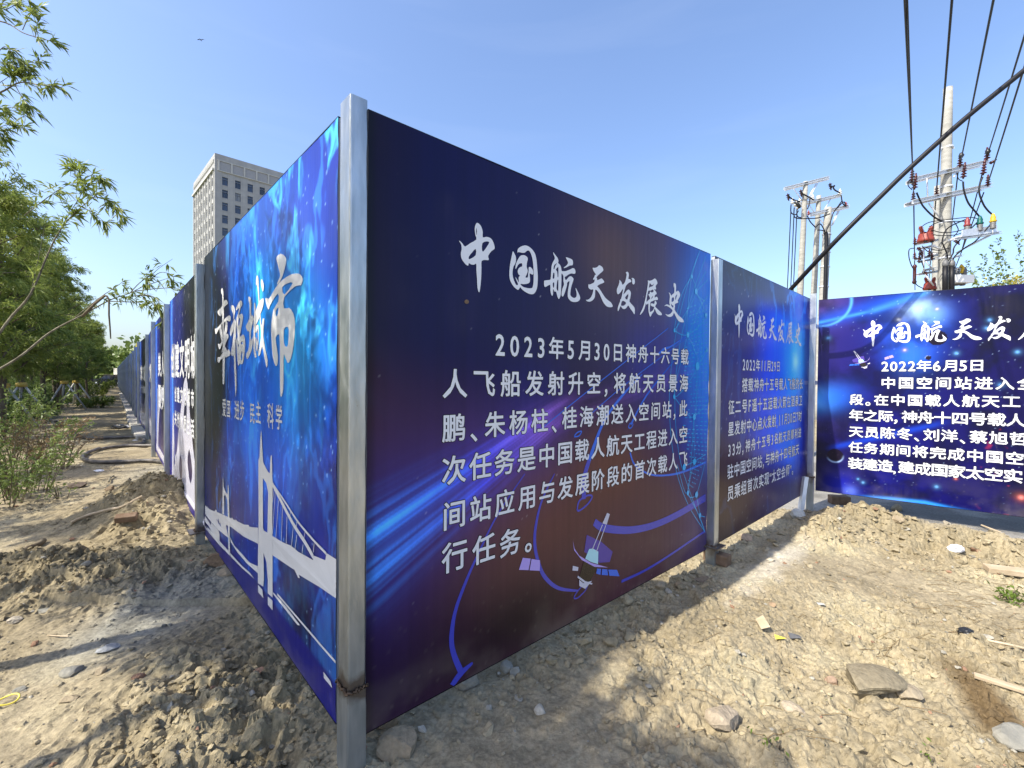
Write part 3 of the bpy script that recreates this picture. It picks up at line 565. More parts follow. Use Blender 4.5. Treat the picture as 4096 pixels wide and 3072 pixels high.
# ---- brush title, traced as outlines: (origin, scale, [[outer, hole, ...], ...])
ZH = [
 ((1820, 880, .1809), [[[(485,65),(460,85),(435,150),(430,230),(445,340),(465,435),(330,515),(215,590),(160,525),(95,462),(88,475),(130,550),(140,650),(123,720),(125,810),(155,890),(225,980),(270,1010),(292,995),(298,955),(350,985),(410,992),(462,970),(465,1100),(480,1300),(490,1500),(520,1600),(545,1540),(570,1300),(578,1050),(580,915),(650,885),(725,892),(742,865),(728,795),(800,690),(865,645),(870,590),(845,500),(800,420),(740,385),(680,375),(607,385),(608,270),(580,160),(530,90)],
   [(467,175),(460,250),(472,345),(478,250)], [(598,520),(590,660),(620,700),(700,590),(750,505),(730,480),(670,478)], [(450,640),(370,720),(300,810),(297,862),(330,862),(450,782)]]]),
 ((2020, 970, .1326), [[[(232,265),(270,320),(310,400),(325,480),(322,580),(290,660),(250,730),(225,830),(220,950),(235,1050),(265,1150),(310,1250),(350,1290),(388,1260),(345,1160),(302,1040),(360,1120),(405,1205),(405,1100),(410,1040),(445,1005),(400,960),(380,900),(380,840),(410,780),(460,740),(508,722),(508,640),(480,625),(420,645),(375,700),(320,800),(308,760),(325,640),(380,520),(450,410),(520,385),(590,390),(660,440),(680,500),(660,590),(645,700),(655,770),(680,850),(665,920),(630,1000),(610,1055),(680,1055),(690,950),(705,850),(705,770),(730,738),(780,760),(830,830),(848,920),(830,970),(790,960),(735,935),(745,1060),(745,1160),(720,1220),(640,1250),(550,1258),(465,1248),(475,1285),(550,1345),(680,1378),(790,1380),(830,1330),(850,1200),(856,1000),(852,800),(830,560),(795,400),(750,290),(700,242),(650,255),(600,300),(550,315),(480,305),(390,290),(375,325),(370,260),(390,190),(470,125),(590,90),(680,110),(770,170),(850,260),(910,380),(945,560),(965,800),(980,1000),(975,1220),(950,1400),(890,1520),(820,1562),(720,1550),(600,1490),(500,1410),(450,1350),(410,1415),(370,1425),(280,1360),(200,1250),(145,1130),(123,980),(135,760),(165,560),(200,400)]]]),
 ((2160, 1000, .1326), [[[(390,75),(385,110),(430,230),(420,290),(365,390),(335,500),(320,700),(305,885),(230,910),(140,922),(112,950),(112,1060),(135,1115),(180,1105),(295,1050),(300,1200),(320,1330),(355,1385),(380,1330),(380,1180),(395,1195),(430,1260),(472,1260),(500,1360),(548,1482),(600,1400),(620,1250),(632,900),(634,712),(690,790),(690,940),(710,1040),(660,1170),(635,1330),(650,1400),(690,1390),(750,1240),(800,1060),(802,995),(875,940),(850,1100),(830,1220),(822,1400),(870,1500),(950,1560),(1060,1572),(1160,1535),(1195,1470),(1190,1400),(1130,1270),(1065,1148),(1060,1180),(1090,1300),(1085,1400),(1040,1445),(980,1440),(910,1380),(900,1300),(920,1150),(960,1010),(995,900),(985,850),(940,805),(890,797),(840,830),(765,915),(730,820),(770,800),(850,740),(940,710),(1020,725),(1055,690),(1050,620),(1020,565),(970,550),(900,585),(780,635),(690,645),(638,632),(620,520),(580,440),(530,395),(543,340),(525,260),(480,195),(430,130)],
   [(500,400),(440,435),(405,490),(395,575),(420,580),(440,500),(475,435)], [(520,522),(465,595),(505,660),(518,808),(540,800),(540,540)], [(385,702),(370,862),(418,845),(420,702)], [(540,915),(505,940),(485,1160),(525,1235),(535,1230)], [(415,980),(370,1010),(385,1130),(410,1125)]],
   [[(765,220),(795,300),(830,390),(790,460),(700,535),(715,550),(790,525),(890,470),(960,465),(980,400),(965,310),(900,265)]]]),
 ((2330, 1050, .1145), [[[(575,95),(520,150),(430,190),(350,185),(343,205),(380,310),(455,410),(440,440),(420,430),(410,480),(360,570),(365,608),(408,590),(398,690),(300,745),(220,775),(205,745),(190,800),(195,880),(240,930),(300,950),(362,940),(345,1060),(300,1180),(230,1270),(160,1305),(100,1310),(150,1355),(230,1370),(330,1330),(410,1230),(430,1100),(440,945),(540,1030),(620,1180),(700,1360),(780,1480),(870,1550),(980,1565),(1040,1545),(1045,1500),(980,1390),(850,1290),(750,1180),(650,1020),(560,890),(505,830),(580,770),(680,730),(750,695),(735,640),(670,565),(620,570),(510,620),(500,560),(480,510),(600,390),(710,295),(715,230),(680,155)]]]),
 ((2450, 1080, .1146), [[[(500,60),(450,100),(485,140),(470,250),(425,430),(340,515),(310,430),(235,345),(235,420),(200,540),(150,660),(145,750),(165,835),(210,840),(280,770),(365,655),(330,850),(295,1000),(250,1045),(265,1075),(200,1240),(175,1340),(185,1445),(230,1360),(278,1260),(330,1335),(400,1365),(470,1330),(540,1240),(600,1330),(680,1440),(755,1550),(768,1480),(765,1350),(720,1260),(585,1105),(610,980),(632,820),(620,760),(580,700),(540,685),(480,730),(375,855),(430,650),(465,545),(570,445),(640,420),(640,370),(600,320),(545,310),(560,200),(550,100)],
   [(545,830),(430,970),(510,1030)], [(325,1090),(290,1230),(350,1250),(410,1230),(465,1155),(400,1090)]], [[(650,285),(675,340),(672,430),(700,500),(745,495),(770,430),(760,340),(715,285)]]]),
 ((2550, 1105, .1025), [[[(655,88),(600,125),(520,165),(450,180),(410,165),(380,180),(390,240),(370,420),(320,720),(270,960),(220,1150),(140,1350),(80,1480),(100,1500),(180,1410),(250,1270),(300,1090),(305,1050),(335,1115),(405,1065),(405,1200),(415,1400),(475,1588),(540,1480),(620,1370),(650,1270),(700,1390),(770,1490),(850,1520),(930,1515),(910,1430),(800,1320),(720,1240),(670,1175),(725,1080),(720,1010),(670,950),(650,985),(640,1060),(600,1080),(540,1055),(495,1090),(500,1140),(560,1180),(630,1205),(600,1300),(540,1370),(465,1385),(460,1250),(490,1015),(560,980),(640,935),(760,925),(778,880),(750,810),(720,800),(650,835),(665,735),(725,700),(720,640),(670,560),(625,510),(700,518),(705,450),(690,420),(705,350),(760,290),(750,210),(710,130)],
   [(460,270),(435,400),(420,455),(480,420),(570,390),(632,280),(580,330),(530,345)], [(398,580),(330,985),(400,935),(440,900),(470,905),(460,820),(400,720),(455,680),(465,610),(500,610),(530,640),(605,605),(585,518),(480,572)], [(595,765),(540,820),(520,885),(560,850)]]]),
 ((2650, 1125, .1054), [[[(435,72),(410,85),(412,180),(425,255),(435,160),(440,300),(432,435),(360,500),(328,548),(290,480),(228,422),(235,450),(262,530),(265,620),(248,750),(250,850),(270,920),(200,890),(130,885),(62,935),(72,950),(130,930),(230,980),(300,1030),(370,1110),(330,1190),(260,1250),(180,1270),(95,1240),(120,1280),(190,1340),(290,1355),(380,1300),(425,1200),(480,1310),(560,1450),(620,1520),(700,1555),(790,1555),(805,1530),(770,1450),(690,1370),(600,1300),(520,1190),(450,1085),(462,950),(465,860),(580,815),(588,780),(570,720),(640,600),(660,500),(625,410),(575,358),(500,400),(503,220),(490,110)],
   [(345,635),(335,785),(415,745),(418,620)], [(548,495),(480,575),(478,700),(498,690),(515,615)], [(318,930),(325,850),(345,905),(400,925),(390,1005)]]])]
CITY = [
 ((850, 1140, .2532), [[[(152,50),(138,80),(145,145),(158,160),(158,400),(160,560),(165,700),(170,1000),(168,1300),(168,1540),(182,1565),(195,1540),(200,1350),(205,1050),(190,850),(185,560),(183,300),(178,150),(168,70)]],
   [[(225,235),(195,240),(180,280),(140,360),(90,410),(90,450),(130,498),(155,450),(170,370),(240,310),(250,280)]], [[(275,480),(235,500),(180,560),(110,650),(65,690),(45,690),(50,750),(68,775),(130,650),(180,600),(240,560),(275,578),(295,550),(295,500)]],
   [[(120,650),(125,760),(145,860),(150,900),(120,935),(95,930),(105,990),(122,1018),(160,940),(185,860),(165,800),(150,700),(150,620)]], [[(215,570),(200,720),(165,830),(165,880),(200,840),(240,720),(240,590)]],
   [[(262,790),(240,768),(205,810),(175,930),(165,1020),(150,1080),(190,1000),(235,880),(262,830)]], [[(195,930),(240,1040),(262,1015),(290,1060),(290,1110),(240,1135),(160,1165),(130,1200),(110,1235),(92,1200),(95,1140),(130,1140),(165,1080),(215,1060),(195,990)]]]),
 ((915, 1190, .2475), [[[(68,125),(45,140),(50,195),(80,270),(85,350),(95,350),(98,290),(112,240),(105,180),(90,140)]],
   [[(100,352),(75,400),(28,520),(40,635),(85,510),(75,680),(48,850),(50,920),(65,950),(88,935),(92,1100),(105,1350),(118,1608),(130,1400),(125,1150),(115,900),(115,760),(125,560),(128,430),(118,370)]],
   [[(205,48),(180,70),(130,170),(135,210),(180,165),(150,290),(130,360),(140,500),(150,630),(128,700),(135,800),(150,1050),(168,1105),(185,1060),(205,1080),(240,1050),(270,850),(275,700),(260,620),(235,598),(190,635),(205,540),(240,340),(240,290),(215,258),(175,290),(205,160),(228,120),(225,70)],
    [(190,325),(165,370),(165,470),(190,400)], [(230,700),(205,740),(230,760)], [(225,855),(205,940),(210,1030),(225,960)], [(165,740),(155,790),(170,790)], [(172,895),(168,930),(175,920)]]]),
 ((980, 1090, .2353), [[[(75,412),(60,425),(75,520),(80,640),(80,780),(30,890),(22,930),(50,1000),(80,1010),(78,1200),(60,1330),(30,1370),(28,1440),(50,1470),(80,1420),(125,1300),(145,1080),(108,1170),(108,1000),(145,820),(150,770),(130,720),(112,740),(108,600),(112,520),(100,430)]],
   [[(170,515),(158,530),(160,700),(150,900),(150,1080),(150,1300),(170,1430),(195,1450),(200,1410),(180,1290),(175,1100),(190,900),(185,750),(182,560)]], [[(325,440),(262,478),(215,580),(175,720),(185,880),(215,850),(265,720),(320,560)]],
   [[(210,48),(200,80),(192,180),(200,235),(212,200),(235,450),(250,700),(270,900),(280,1100),(235,1350),(240,1425),(270,1380),(300,1250),(340,1450),(378,1618),(395,1500),(362,1330),(330,1150),(320,1060),(338,800),(330,785),(308,790),(300,880),(285,880),(272,720),(260,560),(250,400),(238,150),(230,75)]],
   [[(215,890),(195,920),(190,1010),(205,1020),(222,950),(228,1080),(222,1180),(185,1080),(195,1270),(215,1345),(232,1250),(240,1080),(240,920),(230,895)]], [[(300,112),(280,150),(290,250),(318,330),(332,260),(330,190)]]]),
 ((1050, 1000, .3617), [[[(210,42),(165,75),(165,120),(200,260),(195,310),(170,370),(180,375),(225,300),(265,150),(262,80)]],
   [[(400,262),(340,265),(270,300),(180,380),(100,510),(75,540),(42,530),(42,570),(70,662),(90,620),(110,580),(180,480),(185,570),(130,660),(105,830),(105,950),(120,1180),(155,1285),(175,1250),(178,1160),(155,1000),(160,960),(195,935),(200,1150),(200,1400),(205,1620),(235,1560),(240,1300),(245,1150),(285,1250),(320,1200),(350,1050),(365,820),(345,700),(300,640),(245,645),(250,520),(370,400),(430,390),(448,320),(430,280)],
    [(340,365),(280,370),(225,415),(250,495)], [(185,635),(155,680),(160,738),(180,700)], [(275,850),(245,880),(245,1030),(270,1070),(290,1040),(298,880)]]])]
def lerp3(stops, t):
    t = np.asarray(t)[:, None]; out = np.zeros((len(t), 3)); xs = [s[0] for s in stops]
    for k in range(3): out[:, k] = np.interp(t[:, 0], xs, [s[1][k] for s in stops])
    return out
def addg(c, pn, u, v, x, y, ru, rv, col, amp=1, ang=0):
    a, b = pn.uv(x, y); g = gauss(u, v, a, b, ru, rv, ang)[:, None]*amp; return c*(1-np.clip(g, 0, 1))+np.array(col)*np.clip(g, 0, 1)
def stars(u, v, dens, size, k, thr):
    w, w2, wi = worley(u*dens, v*dens, k); return np.where(wi > thr, np.clip(1-w/(size*dens), 0, 1), 0)
def wear(c, u, v, k):
    d = np.exp(-v/.16)*sstep(.35, .75, fbm(u*5, v*7, 4, 800+k))*.16+np.exp(-v/.5)*stars(u, v, 26, .012, 810+k, .93)*.12          # splashed soil
    d = d+.05*sstep(.6, .8, fbm(u*1.3, v*1.1, 4, 820+k))*fbm(u*60, v*3, 2, 830+k)                                                # dusty film
    sc = np.zeros_like(u); r = np.random.default_rng(k)
    for _ in range(9): a = r.uniform(0, u.max()); b = r.uniform(.1, 2.2); l = r.uniform(.05, .3); s_ = r.uniform(-.25, .25); sc += np.exp(-((u-a-s_*(v-b))/.004)**2)*sstep(0, .03, v-b)*sstep(l, l-.03, v-b)*r.uniform(.03, .12)*(vnoise(v*90, u*0, k)>.4)
    w = np.clip(d+sc, 0, .5)[:, None]; return c*(1-w)+np.array([.36, .31, .22])*w
def filament(u, v, k, sx=1., sy=1.):
    wx = fbm(u*2*sx, v*1.2*sy, 4, k); wy = fbm(u*2*sx+9, v*1.2*sy, 4, k+3); r = 1-np.abs(2*fbm(u*1.7*sx+2.2*wx, v*.8*sy+2.2*wy, 5, k+6)-1); return r

# ---- the happy city panel: blue nebula
def col_city(pn, u, v):
    t = u/pn.w; y = v/pn.h
    c = lerp3([(0, srgb(9, 8, 12)), (.17, srgb(14, 14, 40)), (.33, srgb(10, 50, 165)), (.55, srgb(12, 90, 215)), (.8, srgb(14, 72, 200)), (.93, srgb(16, 44, 160)), (1, srgb(20, 34, 130))], t+.12*(fbm(u*1.5, v*.7, 4, 300)-.5)*2)
    c = addg(c, pn, u, v, 1190, 1380, .34, .42, srgb(24, 150, 220), .95); c = addg(c, pn, u, v, 1060, 1200, .5, .3, srgb(22, 140, 225), .75)
    c = addg(c, pn, u, v, 1000, 1700, .5, .35, srgb(20, 120, 250), .55)
    c = addg(c, pn, u, v, 1290, 760, .4, .5, srgb(30, 40, 140), .8); c = addg(c, pn, u, v, 1150, 850, .4, .2, srgb(38, 70, 190), .8)
    low = sstep(.42, .12, y+.1*(fbm(u*2, v*2, 3, 310)-.5))[:, None]; c = c*(1-low*.8)+np.array(srgb(14, 22, 120))*low*.8
    dk = (sstep(.5, .7, fbm(u*1.6+3, v*2.2, 4, 320))*sstep(.5, .2, y))[:, None]*.7; c = c*(1-dk)+np.array(srgb(24, 12, 40))*dk
    c = addg(c, pn, u, v, 880, 1980, .35, .18, srgb(44, 26, 24), .8)
    dk2 = (sstep(.45, .25, t)*sstep(.35, .6, y))[:, None]*.6; c = c*(1-dk2)+np.array(srgb(12, 12, 18))*dk2
    f = filament(u, v, 330, 1.9, 1.6); m = sstep(.80, .99, f)*sstep(.12, .4, t)*(.15+.85*sstep(.5, .7, y))*sstep(.35, .55, fbm(u*2, v*1.5, 3, 335))*1.5; c = c+m[:, None]*np.array(srgb(70, 180, 230))*.6
    f2 = filament(u*1.8+3, v*1.2, 360); m2 = sstep(.85, .98, f2)*sstep(.05, .2, t)*.6; c = c+m2[:, None]*np.array(srgb(60, 150, 250))*.55
    wsp = (fbm(u*5, v*1.1, 4, 370)-.5)[:, None]; c = c*(1+.6*wsp)
    c = c*(.75+.5*sstep(.3, .7, fbm(u*3, v*1.5, 5, 375)))[:, None]
    s_ = .8*stars(u, v, 14, .008, 380, .72)+.7*stars(u, v, 8, .011, 390, .86); c = c+(s_*sstep(.0, .25, t))[:, None]*np.array([.35, .65, .9])
    c = c*.86; band = sstep(.075, .06, y)[:, None]; c = c*(1-band)+np.array(srgb(24, 26, 118))*band
    return wear(np.clip(c, .004, 1), u, v, 3)
P1 = Panel('glossy blue nebula panel with white brush lettering and bridge, left of the corner post', LP[1]+.0*dL-np.array([0, 0]), lL, ZB, ZT, col_city)
PNL = P1
def brush(pn, name, glyph_list, uvmap=None, mat_=None):
    out = []
    for (x0, y0, sc), polys in glyph_list:
        loops = []
        for lp in polys:
            ll = [px(PREF, l, x0, y0, sc, 2) for l in lp]
            if uvmap: ll = [[uvmap(*p) for p in l] for l in ll]
            loops.append(ll)
        out.append(pn.poly(name, loops, mat_ or M['ink'], .0026))
    return out
PREF = P1
brush(P1, 'brush_character', CITY)
emb = .014
for ch, (x0, x1, y0, y1) in zip('爱国进步民主科学', [(95, 215, 135, 680), (245, 350, 205, 720), (490, 640, 210, 770), (665, 800, 185, 830), (1000, 1155, 315, 900), (1195, 1360, 245, 880), (1570, 1775, 290, 1055), (1845, 2050, 345, 1100)]):
    glyphs(ch, emb); a = P1.uv(880+x0*.122, 1580+y1*.122); b = P1.uv(880+x1*.122, 1580+y0*.122); mn, mx = bbox(ch, emb); su = (b[0]-a[0])/(mx[0]-mn[0]); sv = (b[1]-a[1])/(mx[1]-mn[1])
    text_part(P1, 'small_character', [(ch, a[0]-mn[0]*su, a[1]-mn[1]*sv, su, sv)], M['ink'], emb, .0024)
B0 = (760, 1700, .4822)
def bp(*pts): return px(P1, pts, *B0)
deck = [[bp((128,665),(165,700),(212,715),(213,700),(225,705),(226,720),(268,738),(345,775),(350,765),(362,785),(380,790),(382,780),(392,795),(450,825),(490,828),(495,842),(520,848),(568,850),(568,985),(450,925),(335,840),(300,830),(320,935),(240,870),(180,810),(128,738))],
  [bp((612,870),(690,920),(760,965),(800,985),(840,1000),(900,1050),(1028,1118),(1028,1080),(1045,1085),(1130,1120),(1140,1060),(1222,1112),(1222,1435),(1080,1340),(905,1240),(915,1270),(900,1265),(870,1200),(850,1190),(690,1080),(612,1060))],
  [bp((335,930),(370,1000),(400,1030),(500,1140),(565,1170),(568,1230),(480,1150),(400,1060),(340,970))], [bp((335,1060),(430,1160),(500,1220),(535,1270),(440,1190),(340,1090))],
  [bp((128,755),(150,785),(175,830),(178,810),(240,870),(250,900),(252,990),(200,930),(178,880),(160,840),(128,800))], [bp((128,820),(200,905),(320,1040),(335,1085),(240,985),(128,850))],
  [bp((695,1385),(800,1500),(920,1659),(900,1659),(790,1520),(695,1400))]]
P1.poly('bridge_deck', deck, M['ink'])
P1.poly('bridge_tower', [[bp((597,38),(604,130),(610,250),(615,310),(655,390),(668,400),(672,300),(676,252),(684,252),(686,330),(688,420),(692,490),(690,620),(688,800),(690,1000),(690,1400),(690,1430),(648,1395),(650,1290),(640,1140),(615,1060),(618,1280),(612,1340),(568,1310),(568,1100),(575,800),(575,420),(575,290),(585,260),(590,130)), bp((612,440),(640,480),(655,560),(648,897),(625,895),(612,850))], [bp((570,1325),(605,1365),(613,1435),(570,1385))], [bp((650,1420),(690,1455),(690,1535),(650,1490))]], M['ink'], .0034)
P1.poly('bridge_tower', [[bp((278,420),(284,515),(300,555),(316,575),(318,495),(323,500),(327,600),(330,760),(335,1080),(322,1060),(318,760),(312,620),(296,575),(286,590),(288,740),(272,735),(275,530))]], M['ink'], .0034)
cab = [([(690, 490), (770, 650), (860, 820), (960, 970), (1030, 1090)], .026), ([(700, 500), (800, 650), (900, 800), (1030, 950), (1140, 1065)], .013)] + [([a, b], .006) for a, b in [((712, 560), (690, 900)), ((738, 620), (717, 935)), ((772, 670), (762, 965)), ((808, 760), (802, 985)), ((860, 850), (845, 1010)), ((892, 910), (875, 1030)), ((945, 990), (935, 1065)), ((785, 650), (775, 680)), ((838, 720), (832, 755)), ((895, 790), (885, 850)), ((962, 885), (950, 950)), ((1040, 980), (1032, 1055)), ((705, 520), (690, 640))]]
P1.ribbons('bridge_cables', [(px(P1, p, *B0), w) for p, w in cab], M['ink'], .0034)
P1.ribbons('bridge_reflection', [([P1.uv(1111, 2376), P1.uv(1200, 2480), P1.uv(1348, 2650)], .012)], M['ink'], .0025)
P1.poly('bridge_reflection', [[[P1.uv(1296, 2686), P1.uv(1326, 2722), P1.uv(1334, 2750), P1.uv(1298, 2712)]]], M['ink'])

# ---- the big aerospace panel
def streak(u, v, a, b, w, k):
    """light streaks around the line a->b (uv), half width w"""
    a = np.array(a); b = np.array(b); d = b-a; L_ = np.linalg.norm(d); d = d/L_; s = ((u-a[0])*d[0]+(v-a[1])*d[1])/L_; t = (-(u-a[0])*d[1]+(v-a[1])*d[0])
    W_ = w*(1-.55*np.clip(s, 0, 1)); q = t/W_; lines = fbm(q*6+40, s*.6, 3, k)**2.2*3.2; return np.exp(-q**2*1.3)*lines, s, t
def col_aero(pn, u, v):
    t = u/pn.w; y = v/pn.h
    c = lerp3([(0, srgb(20, 12, 40)), (.1, srgb(12, 10, 64)), (.3, srgb(20, 14, 66)), (.5, srgb(40, 28, 66)), (.75, srgb(66, 46, 78)), (.87, srgb(34, 44, 135)), (1, srgb(26, 105, 220))], t+.04*(fbm(u*1.2, v, 3, 400)-.5))
    low = sstep(.55, .30, y+.25*(t-.5))[:, None]; c = c*(1-low*.85)+np.array(srgb(80, 48, 54))*low*.85  # lower browns paint in the sunlit soil mirrored by the vinyl
    c = addg(c, pn, u, v, 1500, 2650, .5, .6, srgb(20, 9, 48), .8); c = addg(c, pn, u, v, 1560, 2050, .35, .5, srgb(10, 14, 92), .5); c = addg(c, pn, u, v, 2150, 2100, .6, .35, srgb(98, 62, 56), .85)
    c = addg(c, pn, u, v, 2800, 1330, .34, .55, srgb(20, 125, 225), .9); c = addg(c, pn, u, v, 2600, 1450, .35, .35, srgb(28, 50, 160), .5); c = addg(c, pn, u, v, 2790, 1900, .2, .3, srgb(30, 40, 110), .5)
    c = addg(c, pn, u, v, 2450, 1020, .35, .3, srgb(92, 66, 60), .8); c = addg(c, pn, u, v, 2450, 1850, .35, .25, srgb(104, 64, 50), .8)
    st, s, tt = streak(u, v, pn.uv(1462, 2230), pn.uv(2300, 1600), .15, 410); f = sstep(1.1, .7, s)*sstep(-.2, 0, s)
    m = np.clip(st*f, 0, 1.2)[:, None]; c = c+m*lerp3([(0, srgb(45, 150, 245)), (.45, srgb(30, 70, 220)), (.8, srgb(120, 80, 170)), (1, srgb(100, 60, 120))], np.clip(s, 0, 1))*1.6
    glow = np.exp(-(tt/.28)**2)*f; c = c+(glow[:, None]*.22)*np.array(srgb(20, 50, 200))
    st, s, tt = streak(u, v, pn.uv(2100, 1720), pn.uv(2760, 1480), .10, 430); f = sstep(1.2, .8, s)*sstep(-.1, .25, s); c = c+np.clip(st*f, 0, 1)[:, None]*np.array(srgb(130, 80, 180))*.22
    c = c*(1+.25*(fbm(u*40, v*.6, 2, 440)-.5))[:, None]
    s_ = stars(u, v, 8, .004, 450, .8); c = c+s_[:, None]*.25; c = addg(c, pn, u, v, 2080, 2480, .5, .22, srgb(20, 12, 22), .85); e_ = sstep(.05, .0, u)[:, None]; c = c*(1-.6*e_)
    return wear(np.clip(c, .003, 1), u, v, 1)
P2 = Panel('big dark purple panel with white aerospace text, right of the corner post', cA, eA+.001*dA, ZB, ZT, col_aero)
PREF = P2
brush(P2, 'brush_character', ZH)
def c1(pts): return px(P2, pts, 1400, 800, .678)
def cc(*l): return [(1400+a*.678, 800+b*.678) for a, b in l]
q = lambda x, y1, y2: (1400+x*.678, 800+y1*.678, 800+y2*.678)
q2 = lambda x, y1, y2: (1400+x*.678, 1800+y1*.678, 1800+y2*.678)
put_lines(P2, [('2023年5月30日神舟十六号载', q(850, 800, 922), q(1998, 880, 972)), ('人飞船发射升空，将航天员景海', q(545, 1012, 1170), q(1995, 1035, 1130)), ('鹏、朱杨柱、桂海潮送入空间站，此', q(540, 1272, 1432), q(1990, 1190, 1275)),
  ('次任务是中国载人航天工程进入空', q2(540, 45, 212), q2(1990, -130, -45)), ('间站应用与发展阶段的首次载人飞', q2(543, 310, 480), q2(1990, 15, 95)), ('行任务。', q2(538, 560, 738), q2(1085, 455, 585))], .016)
u2 = lambda *pts: px(P2, pts, 1400, 1800, .678, 0)
P2.ribbons('orbit_arcs', [(u2((1030,140),(870,380),(760,600),(680,780),(620,950),(598,1100),(610,1200),(655,1310)), [.006, .01, .012, .018, .02, .026, .026, .03]), (u2((600,1390),(650,1320),(722,1255)), [.03, .035, .012]),
  (u2((1205,140),(1130,300),(1095,450),(1090,560),(1110,660),(1150,750),(1230,815),(1345,830)), [.006, .014, .02, .022, .022, .024, .02, .012]), (u2((1440,425),(1500,460),(1650,472),(1800,440),(1950,370),(2094,280)), [.045, .05, .05, .05, .055, .065]),
  (u2((1600,775),(1740,710),(1900,610),(2092,478)), [.02, .018, .018, .02]), (u2((1410,60),(1385,150),(1378,290)), [.03, .035, .04]), (u2((1340,345),(1352,300),(1400,268),(1428,275),(1400,320),(1350,358),(1338,345)), .012), (u2((1320,875),(1330,850),(1370,800),(1400,795),(1385,830),(1345,870),(1322,876)), .008)], M['ink_violet'])
u1 = lambda *pts: px(P2, pts, 1400, 800, .678, 0)
P2.ribbons('thin_orbit_lines', [(u1((1875,757),(1450,1090),(1100,1370)), .006), (u1((1990,810),(1620,1090),(1380,1300)), .006), (u1((1722,1028),(1600,1160),(1500,1300),(1430,1480),(1378,1640)), [.008, .02, .022, .03, .035]), (u1((1910,950),(1750,1150),(1655,1325)), [.006, .014, .018]),
  (u1((1640,1340),(1650,1318),(1668,1322),(1655,1345),(1640,1342)), .008), (u2((1650,15),(1680,90),(1760,140),(1850,150),(1960,130),(2096,72)), [.014]*4+[.018, .02]), (u1((1815,912),(1850,880),(1900,860),(2000,790)), [.016, .02, .014, .005]), (u1((1322,1395),(1340,1372),(1366,1365),(1350,1392),(1322,1397)), .008)], M['ink_blue'])
# the wire globe at the right edge
gl = []
for P in [((2065,290),(1985,520),(1920,800),(1885,1100),(1890,1350),(1925,1600),(1995,1800),(2090,1955)), ((2100,330),(2010,580),(1945,860),(1915,1160),(1940,1500),(2010,1740),(2085,1940)), ((2065,290),(2015,452),(1992,640),(1992,795),(2060,640),(2112,560)),
          ((2015,452),(2040,540),(1990,650),(1912,770)), ((2040,540),(2110,470)), ((2040,540),(2092,690),(1992,795),(1910,770)), ((1992,795),(2048,980),(1910,1160),(1992,795)), ((2048,980),(2108,880)), ((2048,980),(2028,1280),(1910,1160)), ((2028,1280),(2108,1200)), ((2028,1280),(1990,1725),(1930,1560)),
          ((2028,1543),(1990,1727),(2040,1737),(2090,1560)), ((2028,1543),(2028,1280)), ((1990,1727),(2060,1860),(2040,1737)), ((2060,1860),(2092,1870)), ((1960,1575),(2028,1543),(2094,1500)), ((2060,1860),(2092,1960)), ((1910,770),(1955,560),(2015,452)), ((2100,420),(2040,540),(2095,600))]:
    gl.append((u1(*P), .0055))
P2.ribbons('globe_wires', gl, M['ink_cyan'])
dsh = []; rr = random.Random(5)
for k in range(46):
    y = 640+k*23; x0 = 1985+24*math.sin(k*.35)+(10 if k % 2 else 0); x1 = 2112-(0 if k < 36 else (k-36)*9); sl = -46+k*1.6
    segs = 6
    for j in range(segs):
        a = x0+(x1-x0)*j/segs; b = x0+(x1-x0)*(j+.55)/segs
        if rr.random() < .82: dsh.append((u1((a, y+sl*(a-x0)/(x1-x0)), (b, y+sl*(b-x0)/(x1-x0))), .0065))
P2.ribbons('globe_dot_rows', dsh, M['ink_cyan'], .0019)
def disc(pn, x, y, r, n=14, sx=1): a, b = pn.uv(x, y); return [[(a+sx*r*math.cos(i*2*math.pi/n), b+r*math.sin(i*2*math.pi/n)) for i in range(n)]]
P2.poly('globe_nodes', [disc(P2, 1400+a*.678, 800+b*.678, r) for a, b, r in [(2015,452,.016),(2040,540,.024),(1992,795,.024),(2048,980,.034),(1910,1160,.018),(1912,770,.016),(2028,1280,.026),(2028,1543,.026),(1990,1727,.02),(2040,1737,.026),(2060,1860,.022),(1968,1575,.026),(2096,680,.02),(2100,885,.016)]], M['ink_cyan'], .0030)
